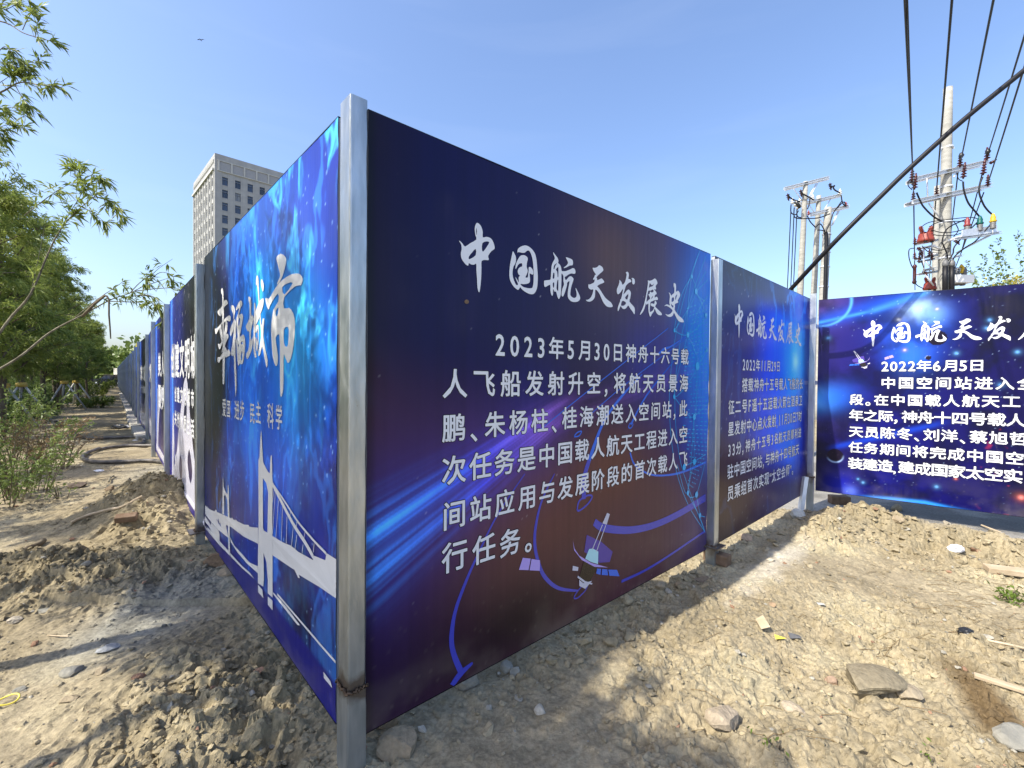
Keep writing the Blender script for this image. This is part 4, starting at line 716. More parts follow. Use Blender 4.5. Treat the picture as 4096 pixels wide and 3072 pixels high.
# the printed satellite
def sat(pn, m, rev=False):
    def pg(name, lists, mt, lift): return pn.poly(name, [[[m(*p) for p in l]] for l in lists], M[mt], lift)
    pg('satellite_wing', [[(1018,635),(1065,640),(1052,708),(995,706)], [(1070,642),(1120,650),(1118,712),(1058,709)]], 'ink_lav', .0024)
    pg('satellite_dish', [[(1395,500),(1480,540),(1548,600),(1530,660),(1470,665),(1380,600)]], 'ink_purple', .0020)
    pg('satellite_body', [[(1378,655),(1458,690),(1402,795),(1345,770)]], 'ink_dark', .0026)
    pg('satellite_rim', [[(1312,530),(1322,580),(1350,622),(1420,665),(1520,692),(1440,688),(1365,648),(1320,590)]], 'ink_lav', .0028)
    pg('satellite_rings', [[(1342,740),(1385,772),(1428,785),(1424,793),(1380,783),(1340,752)], [(1350,765),(1375,785),(1425,770),(1400,800),(1385,818),(1350,800)], [(1312,682),(1345,690),(1342,712),(1310,710)]], 'ink_grey_shade', .0030)
    pg('satellite_cone', [[(1515,370),(1531,378),(1512,440),(1487,432)]], 'ink_grey_shade', .0030)
    pg('satellite_cup', [[(1408,583),(1430,580),(1462,598),(1460,672),(1420,660),(1385,640)]], 'ink_mint', .0032)
    pg('satellite_panel', [[(1455,698),(1478,700),(1475,735),(1450,728)], [(1484,701),(1515,703),(1520,738),(1482,736)], [(1521,704),(1572,706),(1588,744),(1527,740)]], 'ink_blue', .0026)
    for a, b in [((1487, 440), (1425, 590)), ((1506, 444), (1450, 600))]:
        o_ = pn.ribbons('satellite_strut', [([m(*a), m(*b)], .008 if not rev else .006)], M['ink_grey_shade'], .0034)
sat(P2, lambda x, y: P2.uv(1400+x*.678, 1800+y*.678))
P2.poly('torn_hole', [[[P2.uv(1866+8*math.cos(a)*(1.2), 1207+9*math.sin(a)) for a in np.linspace(0, 6.28, 9)[:-1]]]], M['brick'], .002)

# ---- second aerospace panel
s2 = eA+.082*dA; fitS = eA+.17689*dA; e2 = fitS+2.79599*d2; s2 = fitS-.09*d2
def col_second(pn, u, v):
    t = u/pn.w; y = v/pn.h
    c = lerp3([(0, srgb(26, 20, 46)), (.3, srgb(24, 26, 110)), (.5, srgb(16, 60, 200)), (.75, srgb(14, 100, 235)), (.9, srgb(10, 30, 140)), (1, srgb(10, 16, 70))], t+.1*(fbm(u*1.4, v, 4, 500)-.5)*2)
    c = addg(c, pn, u, v, 3185, 1440, .34, .36, srgb(40, 170, 240), .9); c = addg(c, pn, u, v, 3182, 1447, .1, .09, srgb(160, 220, 250), .7)
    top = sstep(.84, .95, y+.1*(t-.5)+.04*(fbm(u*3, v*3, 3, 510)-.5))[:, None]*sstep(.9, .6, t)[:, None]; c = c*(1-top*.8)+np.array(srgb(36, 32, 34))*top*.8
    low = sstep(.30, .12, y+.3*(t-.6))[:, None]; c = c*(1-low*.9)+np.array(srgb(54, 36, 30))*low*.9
    f = filament(u+2, v+4, 530, 1.3, 1); m = sstep(.93, .99, f)*(.15+.85*sstep(.7, .85, y)*sstep(.4, .6, t)); c = c+m[:, None]*np.array(srgb(50, 130, 200))*.5
    c = c*(1.2+.6*fbm(u*3, v*2, 4, 540))[:, None]; c = c+stars(u, v, 10, .009, 550, .7)[:, None]*.35
    return wear(np.clip(c, .003, 1), u, v, 2)
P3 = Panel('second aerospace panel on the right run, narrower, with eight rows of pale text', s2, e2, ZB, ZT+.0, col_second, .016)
def uvA(x, y): return P2.uv(x, y)
def affine(pn, xl, xr, tl, bl, tr=None, br=None):
    """map the title traced on the big panel onto another panel: left/right pixel ends, top/bottom of the first glyph"""
    aL_ = uvA(1836, 892); aR = uvA(2735, 1289); a0 = uvA(1914, 1170); a1 = uvA(1907, 892)
    L_, _ = pn.uv(xl, (tl+bl)/2); Rr, _ = pn.uv(xr, (tl+bl)/2); _, vt = pn.uv(xl+5, tl); _, vb = pn.uv(xl+5, bl)
    def f(u, v): return (L_+(u-aL_[0])/(aR[0]-aL_[0])*(Rr-L_), vb+(v-a0[1])/(a1[1]-a0[1])*(vt-vb))
    return f
brush(P3, 'brush_character', ZH, affine(P3, 2936, 3207, 1212, 1350))
w4 = lambda x, y1, y2: (2860+x*.41, 1380+y1*.41, 1380+y2*.41)
put_lines(P3, [('2022年11月29日', w4(265, 140, 250), w4(635, 160, 262)), ('搭载神舟十五号载人飞船的长', w4(262, 335, 460), w4(855, 330, 430)), ('征二号F遥十五运载火箭在酒泉卫', w4(130, 545, 680), w4(850, 497, 590)), ('星发射中心点火发射,11月30日7时', w4(125, 755, 893), w4(845, 652, 742)),
  ('33分，神舟十五号3名航天员顺利进', w4(122, 975, 1095), w4(840, 808, 898)), ('驻中国空间站，与神舟十四号航天', w4(118, 1180, 1312), w4(818, 970, 1066)), ('员乘组首次实现“太空会师”。', w4(118, 1395, 1530), w4(765, 1150, 1255))], .018)

# ---- the sunlit star panel facing us
T0 = np.array([4.0163, 5.764]); T1 = np.array([5.4735, 4.7095]); td = (T1-T0)/np.linalg.norm(T1-T0)
def col_stars(pn, u, v):
    t = u/pn.w; y = v/pn.h
    c = lerp3([(0, srgb(24, 20, 96)), (.1, srgb(34, 28, 112)), (.3, srgb(18, 20, 110)), (.6, srgb(14, 12, 84)), (1, srgb(16, 10, 56))], t*1.35+.1*(fbm(u*2, v*2, 3, 600)-.5))
    c = addg(c, pn, u, v, 3290, 1230, .25, .25, srgb(84, 62, 140), .8); c = addg(c, pn, u, v, 3245, 1900, .3, .45, srgb(6, 6, 30), .95)
    G = fbm(u*4, v*4, 5, 610)
    c = addg(c, pn, u, v, 3650, 1300, .26, .30, srgb(36, 96, 240), .95); c = addg(c, pn, u, v, 3640, 1430, .18, .24, srgb(40, 110, 250), .9); c = addg(c, pn, u, v, 3665, 1235, .15, .13, srgb(180, 215, 250), .95); c = addg(c, pn, u, v, 3730, 1260, .12, .12, srgb(110, 165, 250), .7)
    c = c*(.38+.75*sstep(.3, .65, G))[:, None]
    def beam(c, a, b, w, col, amp, cut=None):
        a = np.array(pn.uv(*a)); b = np.array(pn.uv(*b)); d = b-a; L_ = np.linalg.norm(d); d /= L_; s = ((u-a[0])*d[0]+(v-a[1])*d[1])/L_; q_ = (-(u-a[0])*d[1]+(v-a[1])*d[0]); g = np.exp(-(q_/w)**2)*sstep(-.1, .1, s)*sstep(1.1, .8, s)*amp; g = g[:, None]; return c*(1-np.clip(g, 0, 1))+np.array(col)*np.clip(g, 0, 1)
    c = beam(c, (3270, 1292), (3480, 1245), .02, srgb(90, 190, 250), .9); c = beam(c, (3480, 1245), (3720, 1165), .035, srgb(90, 180, 250), .8); c = beam(c, (3270, 1290), (3700, 1170), .10, srgb(24, 90, 230), .6)
    c = addg(c, pn, u, v, 3270, 1600, .20, .13, srgb(90, 190, 250), .95, .3); c = addg(c, pn, u, v, 3330, 1590, .24, .16, srgb(30, 100, 240), .7, .3)
    c = beam(c, (3330, 1790), (3780, 1690), .035, srgb(24, 70, 210), .7)
    c = addg(c, pn, u, v, 3398, 1963, .07, .06, srgb(120, 150, 255), .95); c = addg(c, pn, u, v, 3370, 1945, .18, .2, srgb(30, 40, 190), .6)
    for x, y_, r, k in [(3594, 1278, .02, 0), (3619, 1400, .016, 1), (3748, 1236, .016, 0), (3825, 1413, .022, 2), (3958, 1280, .022, 2), (3948, 1312, .022, 2), (4070, 1408, .022, 2), (4004, 1540, .024, 2), (3746, 1947, .02, 2), (3432, 1916, .014, 2), (3312, 1352, .022, 2), (3452, 1930, .018, 2), (4085, 1990, .032, 3), (3823, 1915, .012, 3)]:
        cc_ = [srgb(235, 240, 250), srgb(245, 220, 215), srgb(110, 180, 255), srgb(255, 140, 130)][k]; c = addg(c, pn, u, v, x, y_, r*1.6, r*1.6, np.array(cc_)*.3, .7); c = addg(c, pn, u, v, x, y_, r*.65, r*.65, cc_, 1)
    # horizon glow along the lower edge
    a0 = np.array([pn.uv(x, y_) for x, y_ in [(3430, 1985), (3560, 1995), (3700, 2010), (3810, 2035), (3900, 2050)]]); yy_ = np.interp(u, a0[:, 0], a0[:, 1]); m = np.exp(-((v-yy_)/.022)**2)*sstep(a0[0, 0]-.1, a0[1, 0], u)*sstep(a0[4, 0]+.1, a0[2, 0], u); c = c*(1-m[:, None])+np.array(srgb(50, 150, 255))*m[:, None]
    red = (sstep(.70, .9, fbm(u*14, v*14, 3, 640))*sstep(pn.uv(3880, 1900)[0], pn.uv(4050, 1900)[0], u)*sstep(.45, .3, y))[:, None]; c = c*(1-red)+np.array(srgb(200, 50, 70))*red
    def ball(c, x, y_, r, rim):
        a, b = pn.uv(x, y_); d = np.hypot(u-a, v-b)/r; c = np.where((d < 1)[:, None], np.array(srgb(22, 14, 40)), c); m = np.exp(-((d-1)/.10)**2)*np.clip(((v-b)/r*rim[1]+(u-a)/r*rim[0]), 0, 1); return c*(1-m[:, None])+np.array(srgb(170, 200, 250))*m[:, None]
    c = ball(c, 3749, 1352, .085, (0, 0)); c = ball(c, 3713, 1431, .026, (-.6, .7)); c = ball(c, 3340, 1822, .085, (.2, -.9)); c = ball(c, 3300, 1200, .0, (0, 0)) if False else c
    a, b = pn.uv(3290, 1212); d = np.hypot(u-a, v-b)/.30; m = np.exp(-((d-1)/.05)**2)*np.clip((u-a)/.3*1.2-(v-b)/.3*.4, 0, 1); c = c*(1-m[:, None])+np.array(srgb(90, 170, 250))*m[:, None]
    c = c+(.7*stars(u, v, 20, .006, 650, .88)*sstep(.35, .6, fbm(u*2, v*2, 2, 655)))[:, None]*np.array([.5, .7, 1])
    return wear(np.clip(c*.8, .003, 1), u, v, 5)
P4 = Panel('sunlit deep blue star panel facing the camera at right, behind the earth mound', T0, T0+td*2.95, ZB+.0, ZT, col_stars, .008)
brush(P4, 'brush_character', ZH, affine(P4, 3451, 4390, 1284, 1388))
g3 = lambda x, y1, y2: (3200+x*.603, 1150+y1*.603, 1150+y2*.603)
put_lines(P4, [('2022年6月5日', g3(535, 493, 558), g3(1232, 478, 555)), ('中国空间站进入全', g3(535, 605, 670), g3(1575, 592, 680)), ('段。在中国载人航天工', g3(328, 710, 778), g3(1466, 722, 798)), ('年之际，神舟十四号载人', g3(325, 816, 882), g3(1500, 840, 925)),
  ('天员陈冬、刘洋、蔡旭哲', g3(325, 925, 990), g3(1520, 965, 1050)), ('任务期间将完成中国空', g3(322, 1030, 1092), g3(1490, 1095, 1180)), ('装建造,建成国家太空实', g3(318, 1133, 1200), g3(1482, 1212, 1300))], .02)
sc_ = .50
def m4(x, y):   # the same satellite, mirrored and small
    xx = 3453-(x-1400)*.304; return P4.uv(xx, 1403+(y-370)*.16-.26*max(0, xx-3470))
sat(P4, m4, True)
# brackets tying the star panel to the far post
mb = MB()
for zz in (2.28, 1.55, .62): mb.obox((E3[0]+.06, E3[1]+.0, zz), ((T0-E3)[0]-.04, (T0-E3)[1]+.02, 0), (.02, .03, 0), (0, 0, .05))
tag(mb.build('tie_bracket', M['zinc']), 'three short steel ties joining the far post to the star panel', 'bracket')

# ---- the long left run
def left_print(seed):
    def f(pn, u, v):
        t = u/pn.w; y = v/pn.h; c = lerp3([(0, srgb(26, 50, 140)), (.12, srgb(44, 80, 180)), (.25, srgb(28, 34, 110)), (.5, srgb(18, 18, 50)), (.8, srgb(24, 22, 30)), (1, srgb(16, 18, 44))], t+.14*(fbm(u*1.7+seed, v*.6, 4, 700+seed)-.5)*2)
        low = sstep(.35, .15, y)[:, None]; c = c*(1-low*.6)+np.array(srgb(48, 34, 84))*low*.6
        b = np.exp(-((u-.28-.05*np.sin(v*2))/.05)**2)[:, None]*.8; c = c*(1-b)+np.array(srgb(70, 150, 240))*b
        band = sstep(.1, .08, y)[:, None]; return np.clip((c*(1-band)+np.array(srgb(34, 26, 110))*band)*(.8+.4*fbm(u*6, v*1.2, 3, 730+seed))[:, None]+stars(u, v, 8, .02, 740+seed, .8)[:, None]*.3, .003, 1)
    return f
LBL = ['dark blue panel with city lettering and a white swirling sculpture print', 'dark panel with two rows of lettering and a pale arch print', 'narrow looking dark panel with lettering just beyond the arch print panel', 'dark panel with white skyline towers and block lettering further down the left run']
TXT = ['创建文明城市', '美人生', '文明城市', '城市建设']
for k in range(1, len(LP)-1):
    a = LP[k+1]; b = LP[k]; d = (a-b)/np.linalg.norm(a-b); near = k <= 4
    pn = Panel(LBL[k-1] if near else 'far blue and dark printed panel in the distant part of the left run', a, b+d*.085, ZB-.03*(k > 2)-.04*(k > 4), ZT-.055*(k >= 1)-.02*(k > 1), left_print(k % 6), .03 if near else .12, 'printed panels of the hoarding' if near else 'far printed panels of the left run')
    w_, h_ = pn.w, pn.h
    if k == 1:
        glyphs(TXT[0], .03); pl = []
        for i, ch in enumerate(TXT[0]): mn, mx = bbox(ch, .03); su = .40; sv = .46; pl.append((ch, .16+i*.455, h_*.595, su, sv))
        text_part(pn, 'text_line', pl, M['ink'], .03)
        for r_, st_, yy_ in ((0, '创建文明城市', .46), (1, '共创优质生活', .335)):
            glyphs(st_, .03); text_part(pn, 'small_text_line', [(ch, .55+i*.29, h_*yy_, .22, .2) for i, ch in enumerate(st_)], M['ink'], .03)
        sw = [[(.25,.12),(.3,.75),(.42,.95),(.52,.6),(.62,.42),(.8,.5),(.95,.75),(1.15,1.0),(1.45,1.35),(1.7,1.4),(1.9,1.1),(2.15,.7),(2.5,.35),(2.85,.15),(2.85,.08),(.25,.08)], [(.45,.3),(.5,.55),(.6,.32)], [(1.4,.9),(1.55,1.15),(1.7,1.1),(1.6,.8)], [(1.75,.5),(1.9,.65),(2.1,.45),(1.95,.3)], [(1.0,.3),(1.15,.5),(1.3,.35),(1.2,.2)]]
        pn.poly('sculpture_print', [[ [tuple(p) for p in catmull(l, 3, True)] for l in sw]], M['ink_grey_shade'])  # white print drawn in grey: its shade is put into the colour
    elif k == 2:
        for st_, yy_ in (('美人生', .6), ('圆梦境', .38)): glyphs(st_, .03); text_part(pn, 'text_line', [(ch, .75+i*.72, h_*yy_, .6, .42) for i, ch in enumerate(st_)], M['ink'], .03)
        ar = [(.6+1.1*(1-math.cos(a)), .15+1.0*math.sin(a)) for a in np.linspace(0, math.pi, 16)]; pn.ribbons('arch_print', [(ar, [.28, .15, .28]), ([(.3, .15), (.55, .8), (.6, 1.2)], .1), ([(2.9, .15), (2.6, .8), (2.5, 1.3)], .1), ([(.2, .12), (2.9, .12)], .12)], M['ink_grey_shade'])
    elif near:
        st_ = TXT[k-1]; glyphs(st_, .05); text_part(pn, 'text_line', [(ch, .25+i*.72, h_*.55, .66, .44) for i, ch in enumerate(st_)], M['ink'], .05)
        glyphs('共建美好', .03); text_part(pn, 'small_text_line', [(ch, 1.0+i*.35, h_*.40, .26, .22) for i, ch in enumerate('共建美好')], M['ink'], .03)
        rr = random.Random(k); T = [(.15, .1)]; x = .15
        while x < w_-.3: hgt = rr.choice([.5, .65, .8, 1.15, .45]); T += [(x, hgt), (x+.12, hgt+.02), (x+.12, .42)]; x += rr.uniform(.16, .3); T += [(x, .42)]
        T += [(w_-.15, .1)]; pn.poly('skyline_print', [[T]], M['ink_grey_shade'])

# ------------------------------------------------------------------ office tower
def tower():
    Y0 = 114.; o0 = at(859, 611, Y0); ztop = o0[2]; dr = np.array([.7326, .6805]); dl = np.array([-.718, .696]); o = o0[:2]
    r = empty('office_tower', (o[0], o[1], 0)); tag(r, 'tall pale stone clad office tower with dark windows rising behind the left panel', 'office tower')
    Lr, Ll = 46., 26.
    def face(d, n_, L_, cols, wz, ww, hh, fl, top, parap, left=False):
        """wall with real openings: piers, spandrels, recessed glass"""
        D = np.array([*d, 0]); Nn = np.array([*n_, 0]); wall = MB(); rib = MB(); xs = sorted(cols)
        zb = -2; dep = .35
        # piers between windows
        edges = [0]+[e for c in xs for e in (c-ww/2, c+ww/2)]+[L_]
        for i in range(0, len(edges), 2): wall.obox(D*edges[i]-Nn*dep+[0, 0, zb], D*(edges[i+1]-edges[i]), Nn*dep, (0, 0, top-zb))
        zs = []; z = top-1.0
        while z > 14: zs.append(z); z -= fl
        for c in xs:
            zz = top
            for z in zs: wall.obox(D*(c-ww/2)-Nn*dep+[0, 0, z], D*ww, Nn*(dep-.06), (0, 0, zz-z)); zz = z-hh
            wall.obox(D*(c-ww/2)-Nn*dep+[0, 0, zb], D*ww, Nn*(dep-.06), (0, 0, zz-zb))
        wall.obox(D*0-Nn*dep+[0, 0, top], D*L_, Nn*dep, (0, 0, ztop-top))
        w = wall.build('stone_wall', M['wallstone'], r)
        # panel joints as thin recess lines and ribs
        jt = MB()
        for z in np.arange(top-fl*.5, 14, -fl/2): jt.obox(D*.3+Nn*.002+[0, 0, z], D*(L_-.6), Nn*.012, (0, 0, .05))
        for i in range(0, len(edges), 2):
            a, b = edges[i], edges[i+1]; m = (a+b)/2
            for q in ((a+b)/2-.45, (a+b)/2+.45): jt.obox(D*q+Nn*.002+[0, 0, 14], D*.05, Nn*.012, (0, 0, ztop-14.5))
            if left and b-a > .8: rib.obox(D*(m-.22)+[0, 0, 14], D*.44, Nn*.18, (0, 0, top-14+.4))
        jt.build('joint', M['louvre'], w)
        if left: rib.build('pilaster', M['wallstone2'], r)
        # windows
        gm = MB(); gm.obox(-D*ww/2-Nn*.3+[0, 0, -hh], D*ww, Nn*.03, (0, 0, hh)); fm = MB()
        for q in (-ww/2, -ww*.12, ww/2-.09): fm.obox(D*q-Nn*.27+[0, 0, -hh], D*.09, Nn*.07, (0, 0, hh))
        for q in (-hh, -hh*.32, -.09): fm.obox(-D*ww/2-Nn*.265+[0, 0, q], D*ww, Nn*.06, (0, 0, .09))
        g0 = gm.build('window', M['glass'], r); f0 = fm.build('window_frame', M['frame'], g0); first = True
        for c in xs:
            for z in zs:
                if not left and False: continue
                if first: g = g0; first = False
                else: g = copy_tree(g0, r)
                g.location = tuple(D*c+np.array([0, 0, z]))
        return
    # the tower reads through where its edges project: find metres along the face for a pixel column
    def s_of(px_, d):
        q = (px_-W/2)/FPX; return float((q*o0[1]-o0[0])/(d[0]-q*d[1]))
    nR = np.array([dr[1], -dr[0]]); nLf = np.array([-dl[1], dl[0]])*1.
    if nLf[1] > 0: nLf = -nLf
    cols = [s_of(p, dr) for p in (900, 949, 998.6, 1048)]; pitch = (cols[-1]-cols[0])/3; cols = [cols[0]+pitch*i for i in range(9)]
    top = 1.6+(1500-680)/FPX*Y0; fl = 3.3
    face(dr, nR, Lr, cols, 0, 3.0 if False else min(2.6, pitch*.45), 2.1, fl, ztop-4.6, 2, False)
    lw = [2.6+3.05*i for i in range(8)]
    face(dl, nLf, Ll, lw, 0, 1.5, 2.2, fl, ztop-4.6, 2, True)
    # louvre band under the parapet on the right face, and the flat back and roof
    lo = MB(); D = np.array([*dr, 0]); Nn = np.array([*nR, 0])
    for i in range(13): lo.obox(D*(cols[0]-1.2+i*2.9)+Nn*.02+[0, 0, ztop-4.1], D*2.5, Nn*.05, (0, 0, 2.3))
    lo.build('louvre_band', M['louvre'], r)
    fr = MB(); fr.obox(D*(cols[0]-1.7)+Nn*.03+[0, 0, ztop-4.35], D*(Lr-4), Nn*.2, (0, 0, .2)); fr.obox(D*(cols[0]-1.7)+Nn*.03+[0, 0, ztop-1.75], D*(Lr-4), Nn*.2, (0, 0, .2))
    for i in range(14): fr.obox(D*(cols[0]-1.58+i*2.9)+Nn*.03+[0, 0, ztop-4.2], D*.35, Nn*.22, (0, 0, 2.5))
    fr.build('louvre_frame', M['wallstone2'], r)
    D2 = np.array([*dl, 0]); N2 = np.array([*nLf, 0]); fr = MB(); fr.obox(D2*.4+N2*.03+[0, 0, ztop-4.3], D2*(Ll-.8), N2*.45, (0, 0, .5))
    for i in range(22): fr.obox(D2*(1+i*1.12)+N2*.03+[0, 0, ztop-2.2], D2*.5, N2*.2, (0, 0, .9))
    fr.build('cornice', M['wallstone2'], r)
    core = MB(); P = [np.array([0, 0]), dr*Lr, dr*Lr+dl*Ll, dl*Ll]; c_ = sum(P)/4; P = [p+(c_-p)/np.linalg.norm(c_-p)*.55 for p in P]
    V = [(*p, -2) for p in P]+[(*p, ztop-.6) for p in P]; core.add(V, [(0, 1, 5, 4), (1, 2, 6, 5), (2, 3, 7, 6), (3, 0, 4, 7), (4, 5, 6, 7)]); core.build('core', M['wallstone'], r)
    an = MB()
    for q in (4, 11, 12.5): an.tube([D2*q-N2*1+[0, 0, ztop-.5], D2*q-N2*1+[0, 0, ztop+1.6]], .12, 5)
    an.build('roof_mast', M['louvre'], r)
tower()

# ------------------------------------------------------------------ utility poles
def cpole(label, px_, ytop, Y, r0, lean=0, group='concrete utility poles'):
    p = at(px_, ytop, Y); h = p[2]; e = empty('utility_pole', (p[0]+lean, p[1], 0)); tag(e, label, 'utility pole', group)
    mb = MB(); n = 12; mb.tube([(-lean*i/n, 0, h*i/n-.3*(i == 0)) for i in range(n+1)], [r0+(h-h*i/n)/150 for i in range(n+1)], 20)
    mb.build('shaft', M['concrete'], e); return e, h
def rel(e, x, y, Y): return at(x, y, Y)-np.array(e.location)
def insulator(e, p, ax=(0, 0, 1), s=1., m='insul', name='insulator', n=4):
    ax = Vector(ax).normalized(); q = ax.to_track_quat('Z', 'Y').to_matrix(); prof = [(.012, 0)]; z = .03
    for i in range(n): prof += [(.018, z), (.055-.006*i, z+.012), (.05-.006*i, z+.02), (.018, z+.04)]; z += .052
    prof += [(.014, z+.03)]; mb = MB(); mb.lathe([(a*s, b*s) for a, b in prof], p, 8, 0, q); return mb.build(name, M[m], e)
def crossarm(e, a, b, h=.09, name='crossarm'):
    a = np.array(a); b = np.array(b); mb = MB(); d = b-a; d[2] *= 1; n = np.array([d[1], -d[0], 0]); n = n/np.linalg.norm(n)
    mb.obox(a-n*.0, d, n*.012, (0, 0, h)); mb.obox(a, d, n*.075, (0, 0, .012)); mb.obox(a+[0, 0, h-.012], d, n*.075, (0, 0, .012)); return mb.build(name, M['zinc'], e)
def stay(e, a, b, r=.018, name='stay'): mb = MB(); mb.tube([a, b], r, 5); return mb.build(name, M['zinc'], e)
def band(e, h_, z, r, x=0): mb = MB(); mb.lathe([(r, z), (r+.012, z), (r+.012, z+.05), (r, z+.05)], (x, 0, 0), 16); mb.box((x+r+.03, 0, z+.025), (.06, .03, .04)); mb.box((x-r-.03, 0, z+.025), (.06, .03, .04)); return mb.build('clamp_band', M['zinc'], e)
def wire_part(e, name, pts, r=.012, m='rubber', smooth=True):
    mb = MB(); P = catmull(pts, 8) if smooth and len(pts) > 2 else pts; mb.tube([tuple(p) for p in P], r, 5); return mb.build(name, M[m], e)
# front tall pole with arms
YA = 11.5
eA_, hA = cpole('tallest concrete pole in front, with two long zinc arms and black cable ends', 3792, 352, YA, .095, .02)
g = lambda x, y, Y=YA: rel(eA_, 3500+x*.3617, 600+y*.3617, Y)         # pixels of the zoomed crop
a1 = (g(425, 350, YA-.25), g(1250, 150, YA+.15)); a2_ = (g(405, 600, YA-.25), g(1270, 415, YA+.15))
for a, b in (a1, a2_):
    crossarm(eA_, a, b, .10)
    n = np.array([0, .22, 0]); crossarm(eA_, a+n, b+n, .10)
stay(eA_, g(575, 315, YA-.1), g(585, 560, YA-.1)); stay(eA_, g(595, 590, YA-.15), g(735, 775, YA-.1)); stay(eA_, g(910, 245, YA), g(870, 300, YA-.1))
for z in (hA*.52, hA*.62, hA*.72, hA*.83): band(eA_, hA, z, .095+(hA-z)/150+.002)
for x, y in ((410, 350), (940, 195), (1238, 115)): insulator(eA_, g(x, y, YA-.1), (0, 0, 1), 1.25)
for x, y in ((423, 590), (680, 530), (1248, 405)): insulator(eA_, g(x, y, YA-.1), (0, 0, 1), 1.15)
for x, y in ((435, 440), (975, 320), (1195, 280)): insulator(eA_, g(x, y, YA-.35), (0, -.1, 1), 1.25, n=5)
for x, y in ((395, 375), (1265, 150)): insulator(eA_, g(x, y, YA), (0, -1, .1), .8, n=3)
# switch platform on the right with three coloured cable heads
mb = MB(); a = g(960, 960, YA-.6); b = g(1370, 910, YA-.2); mb.obox(a, b-a, (0, .35, 0), (0, 0, .05)); mb.obox(g(965, 950, YA-.6), (g(1350, 895, YA-.2)-g(965, 950, YA-.6)), (0, .02, 0), (0, 0, .15)); mb.build('platform', M['zinc'], eA_)
crossarm(eA_, g(870, 1000, YA-.5), g(1370, 930, YA-.2), .06)
stay(eA_, g(1280, 940, YA-.3), g(1000, 1080, YA-.2), .025); stay(eA_, g(1000, 1080, YA-.2), g(900, 1140, YA), .02)
for (x, y), m_, nm in (((1018, 870), 'red_cap', 'red'), ((1158, 850), 'green_cap', 'green'), ((1303, 825), 'yellow_cap', 'yellow')):
    p = g(x, y+45, YA-.4); mb = MB(); mb.lathe([(.055, 0), (.06, .02), (.05, .03), (.06, .05), (.05, .06), (.06, .08), (.05, .09), (.06, .12), (.05, .17)], p, 10); body = mb.build('cable_head', M['grey_body'], eA_)
    mb = MB(); mb.lathe([(.06, .16), (.075, .19), (.05, .23), (.055, .28), (.035, .34), (.02, .38)], p, 8); mb.build('head_cap', M[m_], body); wire_part(eA_, 'lead_rod', [p+[0, 0, -.14], p], .012, 'zinc')
# lower clutter: arms, clamps and cables
for a, b in (((440, 1060), (740, 1000)), ((430, 1225), (740, 1165)), ((490, 1105), (640, 1075)), ((450, 1395), (745, 1345)), ((480, 1255), (660, 1215)), ((530, 1345), (650, 1325)), ((880, 1195), (955, 1180)), ((885, 1340), (960, 1325)), ((880, 1440), (1025, 1425))): crossarm(eA_, g(*a, YA+.2), g(*b, YA+.3), .06)
stay(eA_, g(540, 1090), g(540, 1350)); stay(eA_, g(560, 1230), g(650, 1330)); stay(eA_, g(555, 1380), g(650, 1500)); stay(eA_, g(640, 1060), g(760, 1110), .03)
for x, y in ((440, 1050), (600, 1180), (437, 1210), (530, 1190), (630, 1220), (485, 1250)): insulator(eA_, g(x, y, YA+.15), (0, 0, 1), .9, n=3)
for x, y in ((470, 1075), (490, 1130), (530, 1330), (880, 990), (945, 940)): insulator(eA_, g(x, y, YA+.1), (.2, -.6, -1), .9, n=3)
mb = MB()
for x in (778, 850): mb.tube([g(x, 1290, YA-.35), g(x-2, 1420, YA-.35), g(x-4, 1700, YA-.35)], .058, 10)
mb.build('cable_sleeve', M['rubber'], eA_)
mb = MB()
for x in (778, 850): mb.lathe([(.05, 0), (.066, .03), (.066, .10), (.035, .17)], g(x, 1290, YA-.35), 10)
mb.build('sleeve_collar', M['grey_body'], eA_)
WR = [[(780, 1250), (800, 1170), (755, 1050), (742, 1010), (800, 870), (1000, 770), (1018, 790)], [(850, 1250), (880, 1180), (960, 1110), (1030, 1060), (1120, 1000), (1280, 820), (1300, 800)], [(795, 1240), (860, 1150), (870, 1090), (900, 1040), (1000, 930), (1150, 780)],
      [(500, 860), (600, 800), (800, 770), (1050, 745), (1160, 770)], [(600, 850), (700, 800), (850, 790), (1010, 790)], [(620, 885), (760, 915), (900, 900), (1010, 870)], [(540, 905), (700, 945), (880, 940), (1000, 900)], [(440, 1085), (380, 1100), (375, 1180), (400, 1270), (435, 1330)], [(435, 1420), (460, 1490), (540, 1535)],
      [(520, 1060), (600, 1130), (740, 1140)], [(870, 790), (900, 830), (920, 890), (870, 960)], [(560, 1080), (700, 1110), (820, 1090), (780, 1180)], [(540, 1300), (490, 1160), (505, 1110)]]
for k, w_ in enumerate(WR): wire_part(eA_, 'jumper_wire', [g(x, y, YA-.3-.04*(k % 3)) for x, y in w_], .016 if k < 3 else .011)
wire_part(eA_, 'down_lead', [g(x, y, YA-.3) for x, y in ((460, 470), (500, 560), (540, 630), (640, 730), (740, 790))], .02); wire_part(eA_, 'down_lead', [g(x, y, YA-.35) for x, y in ((975, 350), (985, 450), (1030, 580), (1100, 670), (1160, 740))], .02)
wire_part(eA_, 'down_lead', [g(x, y, YA-.35) for x, y in ((1190, 300), (1160, 380), (1155, 480), (1200, 600), (1250, 670), (1305, 720))], .02)
wire_part(eA_, 'guard_loop', [g(x, y, YA-.1) for x, y in ((410, 440), (370, 400), (365, 350), (385, 335))], .01); wire_part(eA_, 'guard_loop', [g(x, y, YA-.1) for x, y in ((905, 255), (925, 320), (970, 345))], .01)
